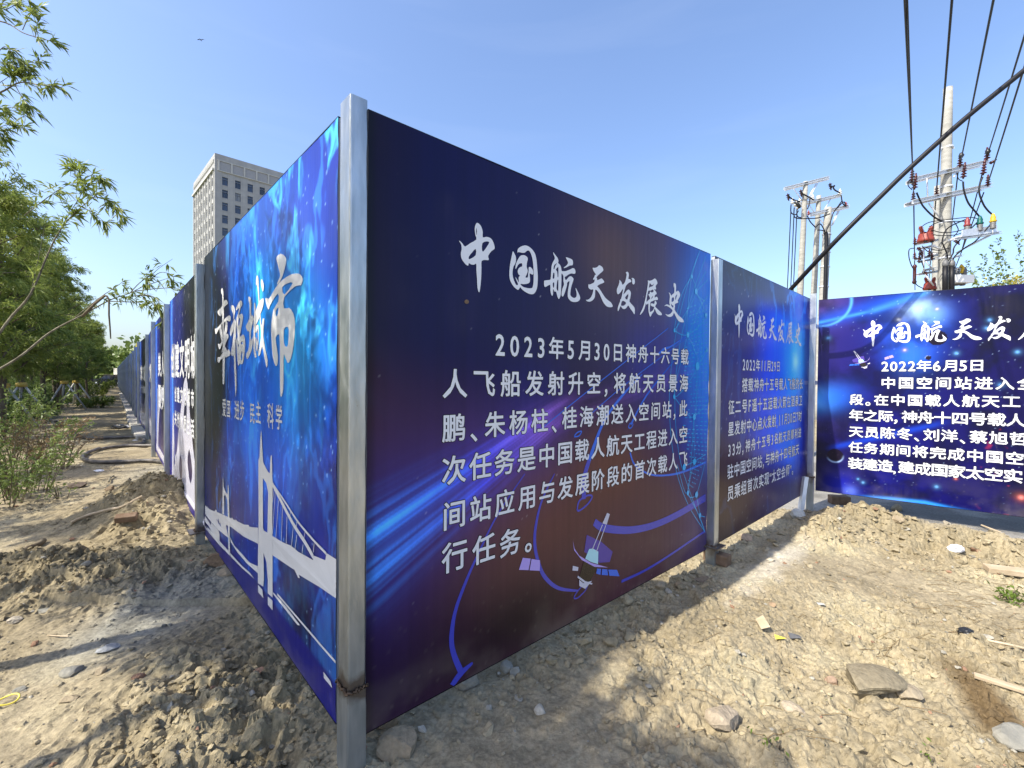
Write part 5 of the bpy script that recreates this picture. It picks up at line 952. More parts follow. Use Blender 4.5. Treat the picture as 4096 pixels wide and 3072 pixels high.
# red instrument transformer on the left arm (resting on the arm: its own thing)
def red_transformer(label, X, Yp, s, Yd):
    c = at(3500+X*.3617, 600+Yp*.3617, Yd); e = empty('instrument_transformer', c); tag(e, label, 'transformer', 'red instrument transformers')
    mb = MB(); mb.lathe([(.24*s, 0), (.25*s, .03*s), (.24*s, .12*s), (.22*s, .14*s), (.22*s, .2*s), (.2*s, .3*s), (.12*s, .33*s)], (0, 0, 0), 10); mb.build('body', M['red'], e)
    for sx in (-1, 1):
        pr = []; z = 0
        for i in range(5): pr += [(.05*s, z), (.085*s, z+.015*s), (.05*s, z+.04*s)]; z += .055*s
        pr += [(.06*s, z), (.03*s, z+.05*s)]; mb = MB(); q = Vector((sx*.35, 0, 1)).normalized().to_track_quat('Z', 'Y').to_matrix(); mb.lathe(pr, (sx*.11*s, 0, .26*s), 10, 0, q); mb.build('horn', M['red'], e)
        mb = MB(); mb.lathe([(.05*s, -.06*s), (.05*s, .02*s)], (sx*.12*s, -.12*s, 0), 8); mb.build('terminal', M['black_plastic'], e)
red_transformer('orange red two horned transformer on the upper left bracket of the tall pole', 560, 1015, .70, YA-.2)
red_transformer('smaller orange red transformer low down beside the rear pole, just above the star panel', 605, 1545, .6, YA+.6)
# small set lower right
for x, y, m_ in ((985, 1400, 'grey_body'), (905, 1405, 'grey_body'), (905, 1500, 'grey_body'), (965, 1500, 'grey_body')):
    p = g(x, y, YA+.2); mb = MB(); mb.lathe([(.05, 0), (.07, .03), (.05, .06), (.07, .09), (.05, .12), (.06, .16), (.03, .25)], p, 8); mb.build('cable_head', M[m_], eA_)
mb = MB(); a = g(950, 1430, YA+.1); mb.box(tuple(a), (.5, .2, .2)); mb.build('control_box', M['porcelain'], eA_); mb = MB(); mb.tube([g(955, 1360, YA+.1), g(975, 1300, YA+.1), g(955, 1275, YA+.1), g(945, 1300, YA+.1)], .035, 6); mb.build('yellow_lug', M['yellow_cap'], eA_)
mb = MB(); mb.lathe([(.03, -.25), (.05, -.2), (.035, -.16), (.035, .16), (.05, .2), (.03, .25)], g(437, 1375, YA), 8); mb.build('fuse', M['insul'], eA_)
eB_, hB = cpole('plain concrete pole standing close behind the tallest pole, half its width in view', 3749, 745, 17., .095, .05)
band(eB_, hB, 4.5, .16, -.05); band(eB_, hB, 6.5, .14, -.05)
# left trio
YC, YD, YE = 19.4, 20.4, 18.
h3 = lambda x, y: (3100+x*.3133, 680+y*.3133)
eC, hC = cpole('leftmost and tallest of the three grouped poles, topped by a dark tilted arm', *h3(390, 150), YC, .095, -.32)
eD, hD = cpole('middle pole of the group of three, with faint curved shadows on its shaft', *h3(560, 330), YD, .095, -.35)
eE, hE = cpole('rightmost and shortest of the three grouped poles, with a black cable up its side', *h3(677, 482), YE, .13, -.3)
r3 = lambda e, x, y, Y: rel(e, *h3(x, y), Y)
for e, Y, a, b in ((eC, YC, (110, 255), (680, 112)), (eD, YD, (300, 455), (835, 332)), (eE, YE, (425, 585), (935, 478))):
    crossarm(e, r3(e, *a, Y-.1), r3(e, *b, Y), .10); crossarm(e, r3(e, a[0]+10, a[1]+16, Y+.15), r3(e, b[0]+5, b[1]+16, Y+.2), .10)
for e, Y, l in ((eC, YC, [((240, 240), (345, 395)), ((545, 170), (430, 375)), ((525, 175), (415, 370))]), (eD, YD, [((430, 440), (515, 560)), ((710, 370), (600, 560))]), (eE, YE, [((800, 525), (725, 710)), ((820, 520), (735, 700)), ((560, 600), (640, 720))])):
    for a, b in l: stay(e, r3(e, *a, Y), r3(e, *b, Y), .02)
for x, y in ((160, 300), (325, 250), (700, 165)): insulator(eC, r3(eC, x, y, YC-.1), (.2, 0, -1), 1.5, n=3)
for x, y in ((830, 325), (480, 395), (315, 440), (222, 440), (258, 475), (290, 510)): insulator(eD, r3(eD, x, y, YD-.1), (0, 0, 1), 1.8, 'porcelain', n=2)
for x, y in ((905, 470), (428, 580)): insulator(eE, r3(eE, x, y, YE-.1), (0, 0, 1), 1.2, 'red', n=2)
for l in ([(690, 180), (720, 215), (760, 200), (745, 225), (770, 260), (830, 290)], [(165, 310), (190, 350), (250, 385), (320, 405)], [(335, 260), (350, 300), (440, 350), (490, 380)]): wire_part(eC, 'jumper_wire', [r3(eC, x, y, YC-.2) for x, y in l], .03)
for l in ([(845, 320), (855, 390), (875, 440), (905, 460)], [(850, 400), (780, 500), (740, 560), (715, 640), (655, 780)], [(900, 470), (890, 415), (860, 420), (760, 520)], [(640, 790), (580, 690), (520, 730)], [(205, 440), (205, 540), (260, 570), (300, 520)], [(245, 480), (245, 590), (300, 620), (420, 620), (560, 610), (700, 560)], [(280, 500), (285, 590), (340, 610)], [(445, 360), (440, 420), (415, 500)], [(410, 580), (450, 660), (520, 735)], [(640, 790), (600, 770), (540, 765)]): wire_part(eE, 'jumper_wire', [r3(eE, x, y, YE-.3) for x, y in l], .022)
mb = MB(); mb.tube([r3(eC, 262, 395, YC-.2), r3(eC, 320, 485, YC-.2)], .07, 6); mb.build('surge_arrester', M['black_plastic'], eC)
wire_part(eE, 'riser_cable', [r3(eE, x, y, YE-.28) for x, y in ((640, 790), (655, 840), (655, 1000), (650, 1200), (645, 1400), (635, 1700))], .075)
for y in (830, 1060, 1245, 1500): band(eE, hE, float(r3(eE, 670, y, YE)[2]), .13+(hE-float(r3(eE, 670, y, YE)[2]))/150+.005, -.0-(-.3)*float(r3(eE, 670, y, YE)[2])/hE*1.0)
for k, (a, b) in enumerate((((205, 440), (155, 1560)), ((245, 480), (198, 1560)), ((280, 510), (232, 1560)))): 
    mb = MB(); p = at(*h3(*a), YD-.3); q_ = at(*h3(*b), YD+3); mb.tube([p, p*.5+q_*.5+np.array([0, 0, -.05]), q_], .022, 5); o = mb.build('drop_wire', M['rubber']); tag(o, ['leftmost', 'middle', 'rightmost'][k]+' of three thin wires dropping from the three grouped poles', 'wire', 'thin drop wires')

# overhead lines
def span(name, label, P, Q, sag, r, group, m='rubber'):
    P = np.array(P); Q = np.array(Q); n = 24; pts = [P*(1-t)+Q*t-np.array([0, 0, 4*sag*t*(1-t)]) for t in np.linspace(0, 1, n)]; mb = MB(); mb.tube(pts, r, 8); o = mb.build(name, M[m]); tag(o, label, 'overhead line', group); return o
ov = [('leftmost overhead line, running up from the left end of the upper arm', (3652, 705, YA-.2), (3622, 0, 5.2)), ('thin line tight beside the leftmost overhead line', (3655, 800, YA-.1), (3631, 0, 5.2)), ('overhead line crossing just left of the tall pole tip', (3745, 775, YA), (3806, 0, 5.4)), ('overhead line ending at the middle clamp of the upper arm', (3843, 645, YA-.1), (3968, 0, 5.6)),
      ('overhead line ending at the right clamp of the upper arm', (3955, 605, YA-.1), (4100, 110, 6.4)), ('rightmost overhead line, leading to the right end of the lower arm', (3951, 735, YA), (4100, 235, 6.6))]
for lab, a, b in ov:
    P = at(*a); Q = at(*b); Q2 = Q+(Q-P)*2.2; o = span('overhead_line', lab, P, Q2, .12, .0135 if 'thin' not in lab else .009, 'overhead lines')
for lab, a, b in (('lower overhead line running down left of the tall pole behind the star panel', (3655, 800, YA-.1), (3660, 1160, YA+6)), ('lower overhead line slanting down behind the rear pole', (3745, 780, YA), (3712, 1160, YA+7)), ('slanting line crossing the lower right of the tall pole', (3832, 690, YA), (3800, 960, YA+4)), ('line slanting from the right arm end down toward the cable heads', (3930, 690, YA+.1), (3845, 1010, YA+4)), ('line slanting left from the lower arm past the red cable head', (3935, 770, YA+.1), (3810, 1100, YA+5))): span('overhead_line', lab, at(*a), at(*b), .02, .014, 'overhead lines')
# heavy black cable rising to the upper right
P = [at(3090, 1290, 5.7), at(3120, 1205, 5.55), at(3165, 1155, 5.35), at(3340, 967, 4.88), at(3525, 783, 4.70), at(3646, 666, 4.6), at(3856, 478, 4.45), at(4096, 282, 4.3)]; d = P[-1]-P[-2]; P += [P[-1]+d, P[-1]+2.2*d]
mb = MB(); mb.tube([tuple(p) for p in catmull(P, 8)], .025, 12); tag(mb.build('heavy_cable', M['rubber']), 'thick black cable rising diagonally from behind the second panel to the upper right', 'cable')
for o_ in (eA_,):
    for x, y in ((955, 50), (1250, 8)): mb = MB(); mb.tube([g(x-3, y-20, YA-.2), g(x, y+10, YA-.2), g(x-6, y+40, YA-.2)], [.03, .06, .03], 7); mb.build('wire_clamp', M['black_plastic'], o_)

# ------------------------------------------------------------------ trees
def leaf_mesh(P, D, ln, wd, seed, k=1.0):
    """P (n,3) leaf bases, D (n,3) directions -> diamond leaves, two triangles folded along the rib"""
    r = np.random.default_rng(seed); n = len(P); D = D/np.linalg.norm(D, axis=1, keepdims=True); U = r.normal(size=(n, 3)); S_ = np.cross(D, U); S_ /= np.linalg.norm(S_, axis=1, keepdims=True)+1e-9; Nn = np.cross(D, S_)
    L_ = ln*r.uniform(.6, 1.25, (n, 1)); Wd = wd*r.uniform(.7, 1.3, (n, 1)); tip = P+D*L_-np.array([0, 0, .18])*L_; m = P+D*L_*.42
    V = np.stack([P, m+S_*Wd, tip, m-S_*Wd+Nn*Wd*.5], 1).reshape(-1, 3); F = (np.arange(n)[:, None]*4+np.array([0, 1, 2, 3])).astype(int); return V, F
def willow(seed, h=7., rad=1.9, nl=9000, ln=.11, wd=.0085, base=1.5, trunk_r=.085, lean=(0, 0), mul=1., t0=.22):
    r = np.random.default_rng(seed); mb = MB(); tips = []
    tr = [np.array([lean[0]*(t**1.5)+r.normal(0, .04), lean[1]*(t**1.5)+r.normal(0, .04), t*h*.82]) for t in np.linspace(0, 1, 8)]; tr[0][:2] = 0
    mb.tube(tr, [trunk_r*(1-.8*t)+.004 for t in np.linspace(0, 1, 8)], 8)
    nb = int(36*mul)
    for i in range(nb):
        t = r.uniform(t0, .98); k = t*7; a_ = tr[int(min(k, 6))]; b_ = tr[int(min(k, 6))+1]; p = a_+(b_-a_)*(k-int(min(k, 6))); ang = r.uniform(0, 6.283); R = rad*(1.05-.55*t)*r.uniform(.6, 1.1)
        d = np.array([math.cos(ang), math.sin(ang), 0]); up_ = r.uniform(.6, 1.6)*R; n = 7
        pts = [p+d*R*s+np.array([0, 0, up_*(1.2*s-.55*s*s)])+r.normal(0, .03, 3)*s for s in np.linspace(0, 1, n)]
        mb.tube(pts, [.022*(1-.85*s)+.003 for s in np.linspace(0, 1, n)], 4, cap=False)
        for j in range(int(7)):
            s = r.uniform(.25, 1); q = pts[int(s*(n-1))]; dd = d*r.uniform(.1, 1)+r.normal(0, .5, 3); dd[2] = r.uniform(-.1, 1.1); dd /= np.linalg.norm(dd); L_ = r.uniform(.25, .6)*rad/1.9
            tw = [q+dd*L_*w-np.array([0, 0, .30*L_*w*w]) for w in np.linspace(0, 1, 5)]; tips.append(tw)
            if j < 3: mb.tube(tw, [.006, .005, .004, .003, .002], 3, cap=False)
    per = max(1, nl//len(tips)); P = []; D = []
    for tw in tips:
        tw = np.array(tw); s = r.uniform(.05, 1, per)*4; i = np.minimum(s.astype(int), 3); f = (s-i)[:, None]; q = tw[i]*(1-f)+tw[i+1]*f+r.normal(0, .05, (per, 3)); dd = (tw[i+1]-tw[i]); dd = dd/np.linalg.norm(dd, axis=1, keepdims=True)*.8+r.normal(0, .55, (per, 3)); dd[:, 2] -= .25; P.append(q); D.append(dd)
    V, F = leaf_mesh(np.concatenate(P), np.concatenate(D), ln, wd, seed+1); return mb, V, F
protos = []
PB = willow(77, 5.6, 1.35, 15000, .12, .012, t0=.58)
for k, (h, rad, nl, ln, wd) in enumerate([(7.0, 1.9, 20000, .13, .0125), (6.4, 2.0, 20000, .13, .0125), (7.4, 1.9, 20000, .13, .0125), (7.2, 2.1, 11000, .19, .022)]):
    mb, V, F = willow(50+k, h, rad, nl, ln, wd); protos.append((mb, V, F))
def make_tree(mb, V, F, label, group, m='willow'):
    e = empty('willow_tree'); tag(e, label, 'tree', group); mb.build('trunk', M['bark'], e); link('crown', np_mesh('crown', V, F, M[m]), e); return e
TP = [make_tree(*p, 'slender leafy willow of the row beside the path', 'willows planted beside the path') for p in protos]
protos.append(PB); TP.append(make_tree(*PB, 'slender leafy willow of the row beside the path', 'willows planted beside the path'))
used = [False]*5
rr = random.Random(3)
def place(k, x, y, s, rz, label=None):
    t = TP[k] if not used[k] else copy_tree(TP[k]); used[k] = True; t.location = (x, y, float(gh(np.array([x]), np.array([y]), False)[0])-.05); t.scale = (s, s, s*rr.uniform(.94, 1.06)); t.rotation_euler = (0, 0, rz)
    if label: t['label'] = label
    return t
def along(y, off): xf = np.interp(y, [p[1] for p in LP], [p[0] for p in LP]); return xf+off*(-.7236)*1.0, y+off*(-.69)
# first row (3.3 m off the fence) and second row (5.5 m off), out to the distance
ROW = []
y = 11.6
i = 0
while y < 62:
    for off, dy in ((2.8, 0), (4.9, 1.2), (7.2, .4)):
        if off > 8 and y > 40: continue
        X, Yy = along(y+dy+rr.uniform(-.3, .3), off+rr.uniform(-.25, .25)); k = rr.randrange(3) if y < 24 else 3
        if Yy < 7.6: continue
        place(k, X, Yy, (1.0 if off < 4 else 1.12)*rr.uniform(.9, 1.08)*(1.0 if y < 20 else 1.0), rr.uniform(0, 6.28))
    y += 2.9 if y < 24 else 3.4; i += 1
# the closer trees standing on the edge of the path
for (x, Yy, s, lab) in [(-12.7, 10.9, .93, 'near willow filling the left edge of the picture, nearest in view'), (-20.3, 19.6, .62, 'thin young willow at the path edge, left of its staked neighbour'), (-22.4, 22.6, .7, 'young staked willow standing further along the path edge'), (-26.2, 27, .8, 'willow leaning over the far stretch of the path')]: place(2, x, Yy, s, rr.uniform(0, 6), lab)
# row continuing beside and behind the photographer, outside the frame: it throws the dappled shade
for (x, Yy, k, s, rz) in [(-6.9, 3.0, 0, .72, .3), (-4.0, 1.55, 4, .95, 2.2), (-4.9, 2.1, 4, .9, 3.4), (-3.35, .75, 4, .92, 4.4), (-2.7, .0, 4, .85, 1.4), (-3.3, -.9, 2, .75, .4), (-6.6, 1.5, 2, .55, 1.2), (-9.8, 5.2, 2, .72, 5.0)]: place(k, x, Yy, s, rz)

# the leaning branches that reach into the picture
def spray(name, label, cat, main, r0, subs, nl, ln, wd, seed, m='willow', bark='bark_light', col=None, spread=.5, hang=.25):
    """main: list of 3D points; subs: lists of 3D points; leaves along the outer part"""
    r = np.random.default_rng(seed); e = empty(name, tuple(main[0])); tag(e, label, cat); o0 = np.array(main[0]); mb = MB(); n = len(main)
    P0 = catmull([np.array(p)-o0 for p in main], 5); mb.tube(P0, [r0*(1-.8*i/(len(P0)-1)) for i in range(len(P0))], 6)
    allp = []
    for s in subs: Q = catmull([np.array(p)-o0 for p in s], 4); mb.tube(Q, [r0*.4*(1-.8*i/(len(Q)-1))+.001 for i in range(len(Q))], 4, cap=False); allp.append(Q)
    allp.append(P0[len(P0)//2:]); mb.build('limb', M[bark], e); P = []; D = []
    tot = sum(len(q) for q in allp)
    for Q in allp:
        Q = np.array(Q); c = max(3, int(nl*len(Q)/tot)); k = max(2, c//7)
        for _ in range(k):                                 # tufts of leaves on short twigs
            s = r.uniform(.12, 1)*(len(Q)-1.001); i = int(s); q = Q[i]*(1-s+i)+Q[i+1]*(s-i); t = Q[i+1]-Q[i]; t /= np.linalg.norm(t); tw = t+r.normal(0, spread, 3); tw[2] -= hang*.5; tw /= np.linalg.norm(tw); L_ = r.uniform(.3, 1.2)*ln
            for j in range(7): P.append(q+tw*L_*r.uniform(.1, 1)); dd = tw+r.normal(0, .5, 3); dd[2] -= hang; D.append(dd)
    V, F = leaf_mesh(np.array(P), np.array(D), ln, wd, seed+9); link('foliage', np_mesh('foliage', V, F, M[m]), e); return e
A3 = lambda *l: [at(*p) for p in l]
spray('willow_branch', 'dense willow branch entering at the top left corner', 'branch', A3((-120, 60, 3.6), (20, 90, 3.6), (90, 130, 3.6), (150, 150, 3.6), (205, 165, 3.6)), .007, [A3((90, 120, 3.6), (120, 60, 3.6), (160, 20, 3.6)), A3((-60, 10, 3.7), (40, 20, 3.7), (110, 15, 3.6)), A3((20, 40, 3.6), (60, 20, 3.6), (110, -20, 3.5)), A3((140, 150, 3.6), (150, 90, 3.6), (150, 60, 3.6)), A3((-40, 60, 3.6), (10, 10, 3.6), (60, -30, 3.6))], 300, .088, .0075, 3, col=None, spread=.45)
spray('willow_branch', 'long drooping willow branch at the left edge under the topmost one', 'branch', A3((-140, 420, 3.8), (0, 370, 3.8), (80, 330, 3.8), (160, 340, 3.8), (250, 350, 3.8)), .009,
      [A3((40, 350, 3.8), (60, 290, 3.8), (120, 250, 3.8), (165, 235, 3.8)), A3((-80, 300, 3.8), (0, 200, 3.8), (30, 190, 3.8), (60, 230, 3.8), (100, 270, 3.8)), A3((60, 340, 3.8), (95, 400, 3.8), (130, 440, 3.8)), A3((-100, 460, 3.8), (-10, 440, 3.8), (60, 430, 3.8), (110, 470, 3.8)), A3((-60, 560, 3.8), (0, 510, 3.8), (40, 500, 3.8), (90, 510, 3.8)), A3((-60, 470, 3.8), (-10, 520, 3.8), (10, 560, 3.8)), A3((-50, 260, 3.8), (20, 250, 3.8), (90, 300, 3.8)), A3((-80, 380, 3.8), (0, 330, 3.8), (60, 290, 3.8))], 800, .09, .0078, 5, spread=.45)
spray('willow_branch', 'pale leaning branch with upright tufts against the sky, upper left', 'branch', A3((-150, 1560, 6.4), (20, 1300, 6.4), (120, 1180, 6.3), (190, 1020, 6.3), (235, 930, 6.2), (300, 850, 6.2), (392, 775, 6.1)), .018,
      [A3((235, 930, 6.2), (280, 850, 6.2), (330, 770, 6.2), (340, 740, 6.1)), A3((100, 860, 6.3), (190, 790, 6.2), (260, 745, 6.2), (330, 725, 6.2)), A3((330, 740, 6.2), (320, 690, 6.2), (318, 655, 6.2)), A3((330, 720, 6.2), (370, 700, 6.2), (400, 715, 6.2)), A3((350, 790, 6.2), (400, 790, 6.2), (450, 810, 6.2), (478, 850, 6.2)), A3((330, 830, 6.2), (370, 850, 6.2), (420, 890, 6.2)), A3((300, 700, 6.2), (300, 670, 6.2), (290, 660, 6.2)), A3((120, 1180, 6.3), (140, 1100, 6.3), (180, 900, 6.3))], 900, .14, .012, 8, spread=.5)
spray('willow_branch', 'nearly horizontal bare branch with thin leafy twigs reaching over the left panels', 'branch', A3((-160, 1560, 6.2), (60, 1440, 6.3), (200, 1330, 6.4), (330, 1260, 6.4), (440, 1200, 6.5), (520, 1172, 6.5), (600, 1130, 6.5)), .017,
      [A3((520, 1172, 6.5), (560, 1130, 6.5), (605, 1100, 6.5), (640, 1070, 6.5), (690, 1036, 6.5)), A3((560, 1150, 6.5), (620, 1130, 6.5), (680, 1110, 6.5)), A3((540, 1165, 6.5), (620, 1155, 6.5), (700, 1152, 6.5), (725, 1165, 6.5)), A3((440, 1205, 6.5), (520, 1208, 6.5), (570, 1212, 6.5), (600, 1240, 6.5)), A3((500, 1190, 6.5), (580, 1180, 6.5), (625, 1195, 6.5), (640, 1235, 6.5), (650, 1290, 6.5)), A3((570, 1195, 6.5), (620, 1220, 6.5), (630, 1260, 6.5)), A3((300, 1270, 6.4), (400, 1190, 6.4), (460, 1150, 6.4), (500, 1120, 6.4)), A3((600, 1120, 6.5), (640, 1090, 6.5), (680, 1095, 6.5))], 420, .13, .0115, 12, spread=.7, hang=.4)
mb = MB(); mb.tube(A3((330, 1265, 6.3), (380, 1215, 6.3), (420, 1182, 6.3), (428, 1185, 6.3), (436, 1200, 6.3), (436, 1260, 6.3), (440, 1310, 6.3), (443, 1355, 6.3)), [.02, .018, .016, .014, .012, .011, .010, .007], 7); tag(mb.build('broken_branch', M['bark']), 'snapped dark branch hanging straight down in front of the left willows', 'branch')

# undergrowth between and behind the trunks
def tufts(n, pts, hgt, ln, wd, seed, m, name, label, cat, spread=.2, kind='stuff', up_=.8):
    r = np.random.default_rng(seed); P = []; D = []
    for (x, y, R) in pts:
        c = int(n*R); a = r.uniform(0, 6.28, c); rad = R*np.sqrt(r.random(c)); X = x+rad*np.cos(a); Y = y+rad*np.sin(a); Z = gh(X, Y, False)+hgt*R**.3*r.random(c)**.8*(1-.5*(rad/R)**2)
        P.append(np.stack([X, Y, Z], 1)); d = r.normal(0, .6, (c, 3)); d[:, 2] = r.uniform(-.2, up_, c); D.append(d)
    V, F = leaf_mesh(np.concatenate(P), np.concatenate(D), ln, wd, seed); o = link(name, np_mesh(name, V, F, M[m])); tag(o, label, cat, kind=kind); return o
pts = []
for k in range(130):
    y = rr.uniform(9, 62); off = rr.uniform(3.2, 9.5); X, Yy = along(y, off); pts.append((X, Yy, rr.uniform(.7, 1.3)))
for k in range(75):
    X, Yy = along(rr.uniform(9.5, 22), rr.uniform(2.9, 7.5)); pts.append((X, Yy, rr.uniform(.6, 1.1)))
tufts(560, pts, 1.25, .13, .03, 70, 'willow_dark', 'undergrowth', 'dense dark green undergrowth filling the space between the willow trunks', 'undergrowth')
pts = []
for k in range(60):
    y = rr.uniform(12, 60); X, Yy = along(y, rr.uniform(2.5, 3.6)); pts.append((X, Yy, rr.uniform(.3, .6)))
tufts(420, pts, .45, .12, .018, 71, 'grass', 'verge_weeds', 'low bright green weeds along the tree side of the path', 'weeds')
# far green mass closing the view
mb_ = []
r = np.random.default_rng(5); n = 30000; t = r.uniform(0, 1, n); bx = -110+t*75; by = 62+t*18+r.normal(0, 3, n); bz = r.uniform(0, 1, n)**.7*(5.2+1.6*np.sin(t*21)+1.2*np.sin(t*57)); d = r.normal(0, 1, (n, 3)); V, F = leaf_mesh(np.stack([bx, by, bz], 1), d, .9, .28, 4); tag(link('far_trees', np_mesh('far_trees', V, F, M['willow_dark'])), 'distant belt of trees closing the far end of the path', 'trees', kind='stuff')

# foreground shrub and dried weeds on the left
def shrub(name, label, cat, c, R, hgt, nst, nl, ln, wd, seed, m, stem='bark', up_=1.):
    r = np.random.default_rng(seed); e = empty(name, (c[0], c[1], gz(c[0], c[1])-.02)); tag(e, label, cat); mb = MB(); P = []; D = []
    for i in range(nst):
        a = r.uniform(0, 6.28); L_ = hgt*r.uniform(.55, 1.1); o = np.array([R*.3*math.cos(a), R*.3*math.sin(a), 0]); tip = np.array([R*math.cos(a)*r.uniform(.4, 1.2), R*math.sin(a)*r.uniform(.4, 1.2), L_]); mid = (o+tip)/2+np.array([0, 0, .2*L_])
        Q = catmull([o, mid, tip-np.array([0, 0, .05])], 5); mb.tube(Q, [.007*(1-.7*j/(len(Q)-1)) for j in range(len(Q))], 4, cap=False); Q = np.array(Q)
        for j in range(nl//nst): s = r.uniform(.15, 1)*(len(Q)-1.001); k = int(s); P.append(Q[k]*(1-s+k)+Q[k+1]*(s-k)+r.normal(0, .03, 3)); dd = (Q[k+1]-Q[k])/np.linalg.norm(Q[k+1]-Q[k])*.7+r.normal(0, .6, 3); dd[2] -= .1; D.append(dd)
    mb.build('stem', M[stem], e); V, F = leaf_mesh(np.array(P), np.array(D), ln, wd, seed+1); link('foliage', np_mesh('foliage', V, F, M[m]), e); return e
for a in [('shrub', 'bushy green willow shoots hanging over the path edge at far left', 'shrub', at(110, 1800, 5.7)[:2], .6, .95, 26, 1500, .085, .009, 31, 'willow_dark'), ('shrub', 'low green shoots at the left edge below the reddish dried weeds', 'shrub', at(10, 1900, 5.2)[:2], .5, .6, 16, 700, .08, .009, 32, 'willow_dark'),
          ('dried_weeds', 'reddish brown dried weeds leaning over the green shoots at left', 'weeds', at(60, 1730, 6.4)[:2], .8, .9, 30, 1300, .07, .007, 33, 'dead_leaf'), ('dried_weeds', 'straw coloured dried weeds behind the green shoots, nearer the trees', 'weeds', at(210, 1760, 7.2)[:2], .6, .8, 24, 900, .08, .006, 34, 'dead_leaf'),
          ('shrub', 'tall loose weeds standing at the foot of the first willows', 'shrub', at(-20, 1600, 7.6)[:2], 1.0, 1.4, 30, 1800, .09, .012, 35, 'willow_dark'), ('shrub', 'small green shoot sprouting on the shaded path', 'shrub', at(250, 1930, 5.5)[:2], .14, .3, 5, 60, .06, .008, 36, 'willow_dark'),
          ('grass_clump', 'bright green grass clump on the path beside the trees', 'grass clump', at(385, 1585, 21)[:2], .6, .5, 40, 600, .3, .02, 37, 'grass'), ('shrub', 'orange tinged bush under the far willows by the path', 'shrub', at(385, 1545, 30)[:2], 1.1, 1.3, 40, 1600, .2, .03, 38, 'willow')]: shrub(*a)
mb = MB(); r = random.Random(4)
for k in range(16): x = r.uniform(60, 520); y = r.uniform(1900, 1990); p = on_ground(x, y, .04); a = r.uniform(0, 6.28); L_ = r.uniform(.08, .3); mb.tube([p, p+np.array([L_*.5*math.cos(a), L_*.5*math.sin(a), .02]), p+np.array([L_*math.cos(a), L_*math.sin(a), .0])], .003, 4)
tag(mb.build('twig_litter', M['bark']), 'small dark twigs strewn over the shaded path', 'twigs', kind='stuff')
# tree at the right edge
rt = shrub('flowering_tree', 'dark leaved tree with yellow blossom showing above the star panel at the right edge', 'tree', at(4130, 1140, 13.5)[:2], 1.5, 5.7, 46, 4600, .12, .028, 41, 'willow_dark'); 
r = np.random.default_rng(9); c = at(4075, 1135, 13.5)-np.array(rt.location); P = c+r.normal(0, 1, (500, 3))*[.28, .3, .14]; V, F = leaf_mesh(P, r.normal(0, 1, (500, 3)), .07, .03, 3); link('blossom', np_mesh('blossom', V, F, M['yellow_flower']), rt)

# supporting stakes
def stakes(x, y, label):
    z = float(gh(np.array([x]), np.array([y]), False)[0]); e = empty('tree_stakes', (x, y, z)); tag(e, label, 'tree stakes', 'stake frames around the willow trunks')
    for k in range(3): a = k*2.094+.4; mb = MB(); mb.tube([(.75*math.cos(a), .75*math.sin(a), 0), (.04*math.cos(a), .04*math.sin(a), 1.25)], .035, 7); mb.build('pole', M['stake'], e)
    mb = MB(); mb.lathe([(.12, 1.15), (.14, 1.16), (.14, 1.28), (.12, 1.29)], (0, 0, 0), 10); mb.build('binding', M['strap'], e)
for x, y, Y, lab in ((15, 1700, 12.5, 'leaning pale stakes with yellow binding at the left edge'), (87, 1650, 14.5, 'pale tripod of stakes bound in yellow, second from the left edge'), (258, 1630, 19.5, 'pale tripod of stakes bound in yellow, beside the bright weeds'), (305, 1615, 22.5, 'farthest pale tripod of stakes bound in yellow')): p = at(x, y, Y); stakes(p[0], p[1], lab)

# ------------------------------------------------------------------ things lying about
def gtube(name, label, cat, pts, r, m, lift=.0, n=8, kink=0):
    P = []
    for x, y in pts: P.append(hit(x, y, False))
    Q = catmull(P, 10); Q = [np.array([q[0], q[1], float(gh(np.array([q[0]]), np.array([q[1]]), False)[0])+r+lift+.008]) for q in Q]; mb = MB(); mb.tube(Q, r, n); return tag(mb.build(name, M[m]), label, cat)
gtube('hose', 'black hose curling in a wide loop across the path to the arch panel', 'hose', [(670, 1860), (600, 1852), (500, 1856), (400, 1858), (350, 1852), (330, 1842), (335, 1830), (370, 1812), (440, 1798), (520, 1790), (620, 1790)], .034, 'hose')
gtube('hose', 'grey dusty hose sweeping out of the weeds to the fence, behind the loop', 'hose', [(215, 1706), (270, 1712), (285, 1730), (310, 1750), (370, 1760), (460, 1757), (530, 1755), (570, 1762), (575, 1775), (540, 1786), (480, 1792)], .034, 'hose')
gtube('hose', 'short black pipe end lying beside the weeds on the path', 'hose', [(218, 1690), (280, 1692), (250, 1700), (222, 1702)], .03, 'hose')
gtube('stick', 'long pale curved stick lying on the earth heap', 'stick', [(285, 2102), (340, 2078), (400, 2060), (470, 2045), (510, 2030), (540, 2012), (570, 1998)], .014, 'wood', .01)
gtube('reed', 'long straw coloured reed with a dark tip at the right edge', 'reed', [(3860, 2540), (3920, 2568), (3980, 2584), (4096, 2610)], .007, 'wood', .01)
gtube('stick', 'thin bent stick lying on the left soil', 'stick', [(190, 2552), (240, 2555), (275, 2556)], .004, 'wood', .005); gtube('stick', 'short twig standing off the shaded path near the heap', 'stick', [(435, 1935), (442, 1920), (455, 1910)], .010, 'bark_light', .01)
gtube('reed', 'straight dry reed slanting on the right earth mound', 'reed', [(3925, 2110), (3975, 2130), (4015, 2145)], .010, 'wood', .01)
gtube('stick', 'dark half buried root on the left soil', 'root', [(60, 2232), (110, 2205), (150, 2190), (175, 2172)], .022, 'bark', -.005)
mb = MB(); r = random.Random(8)
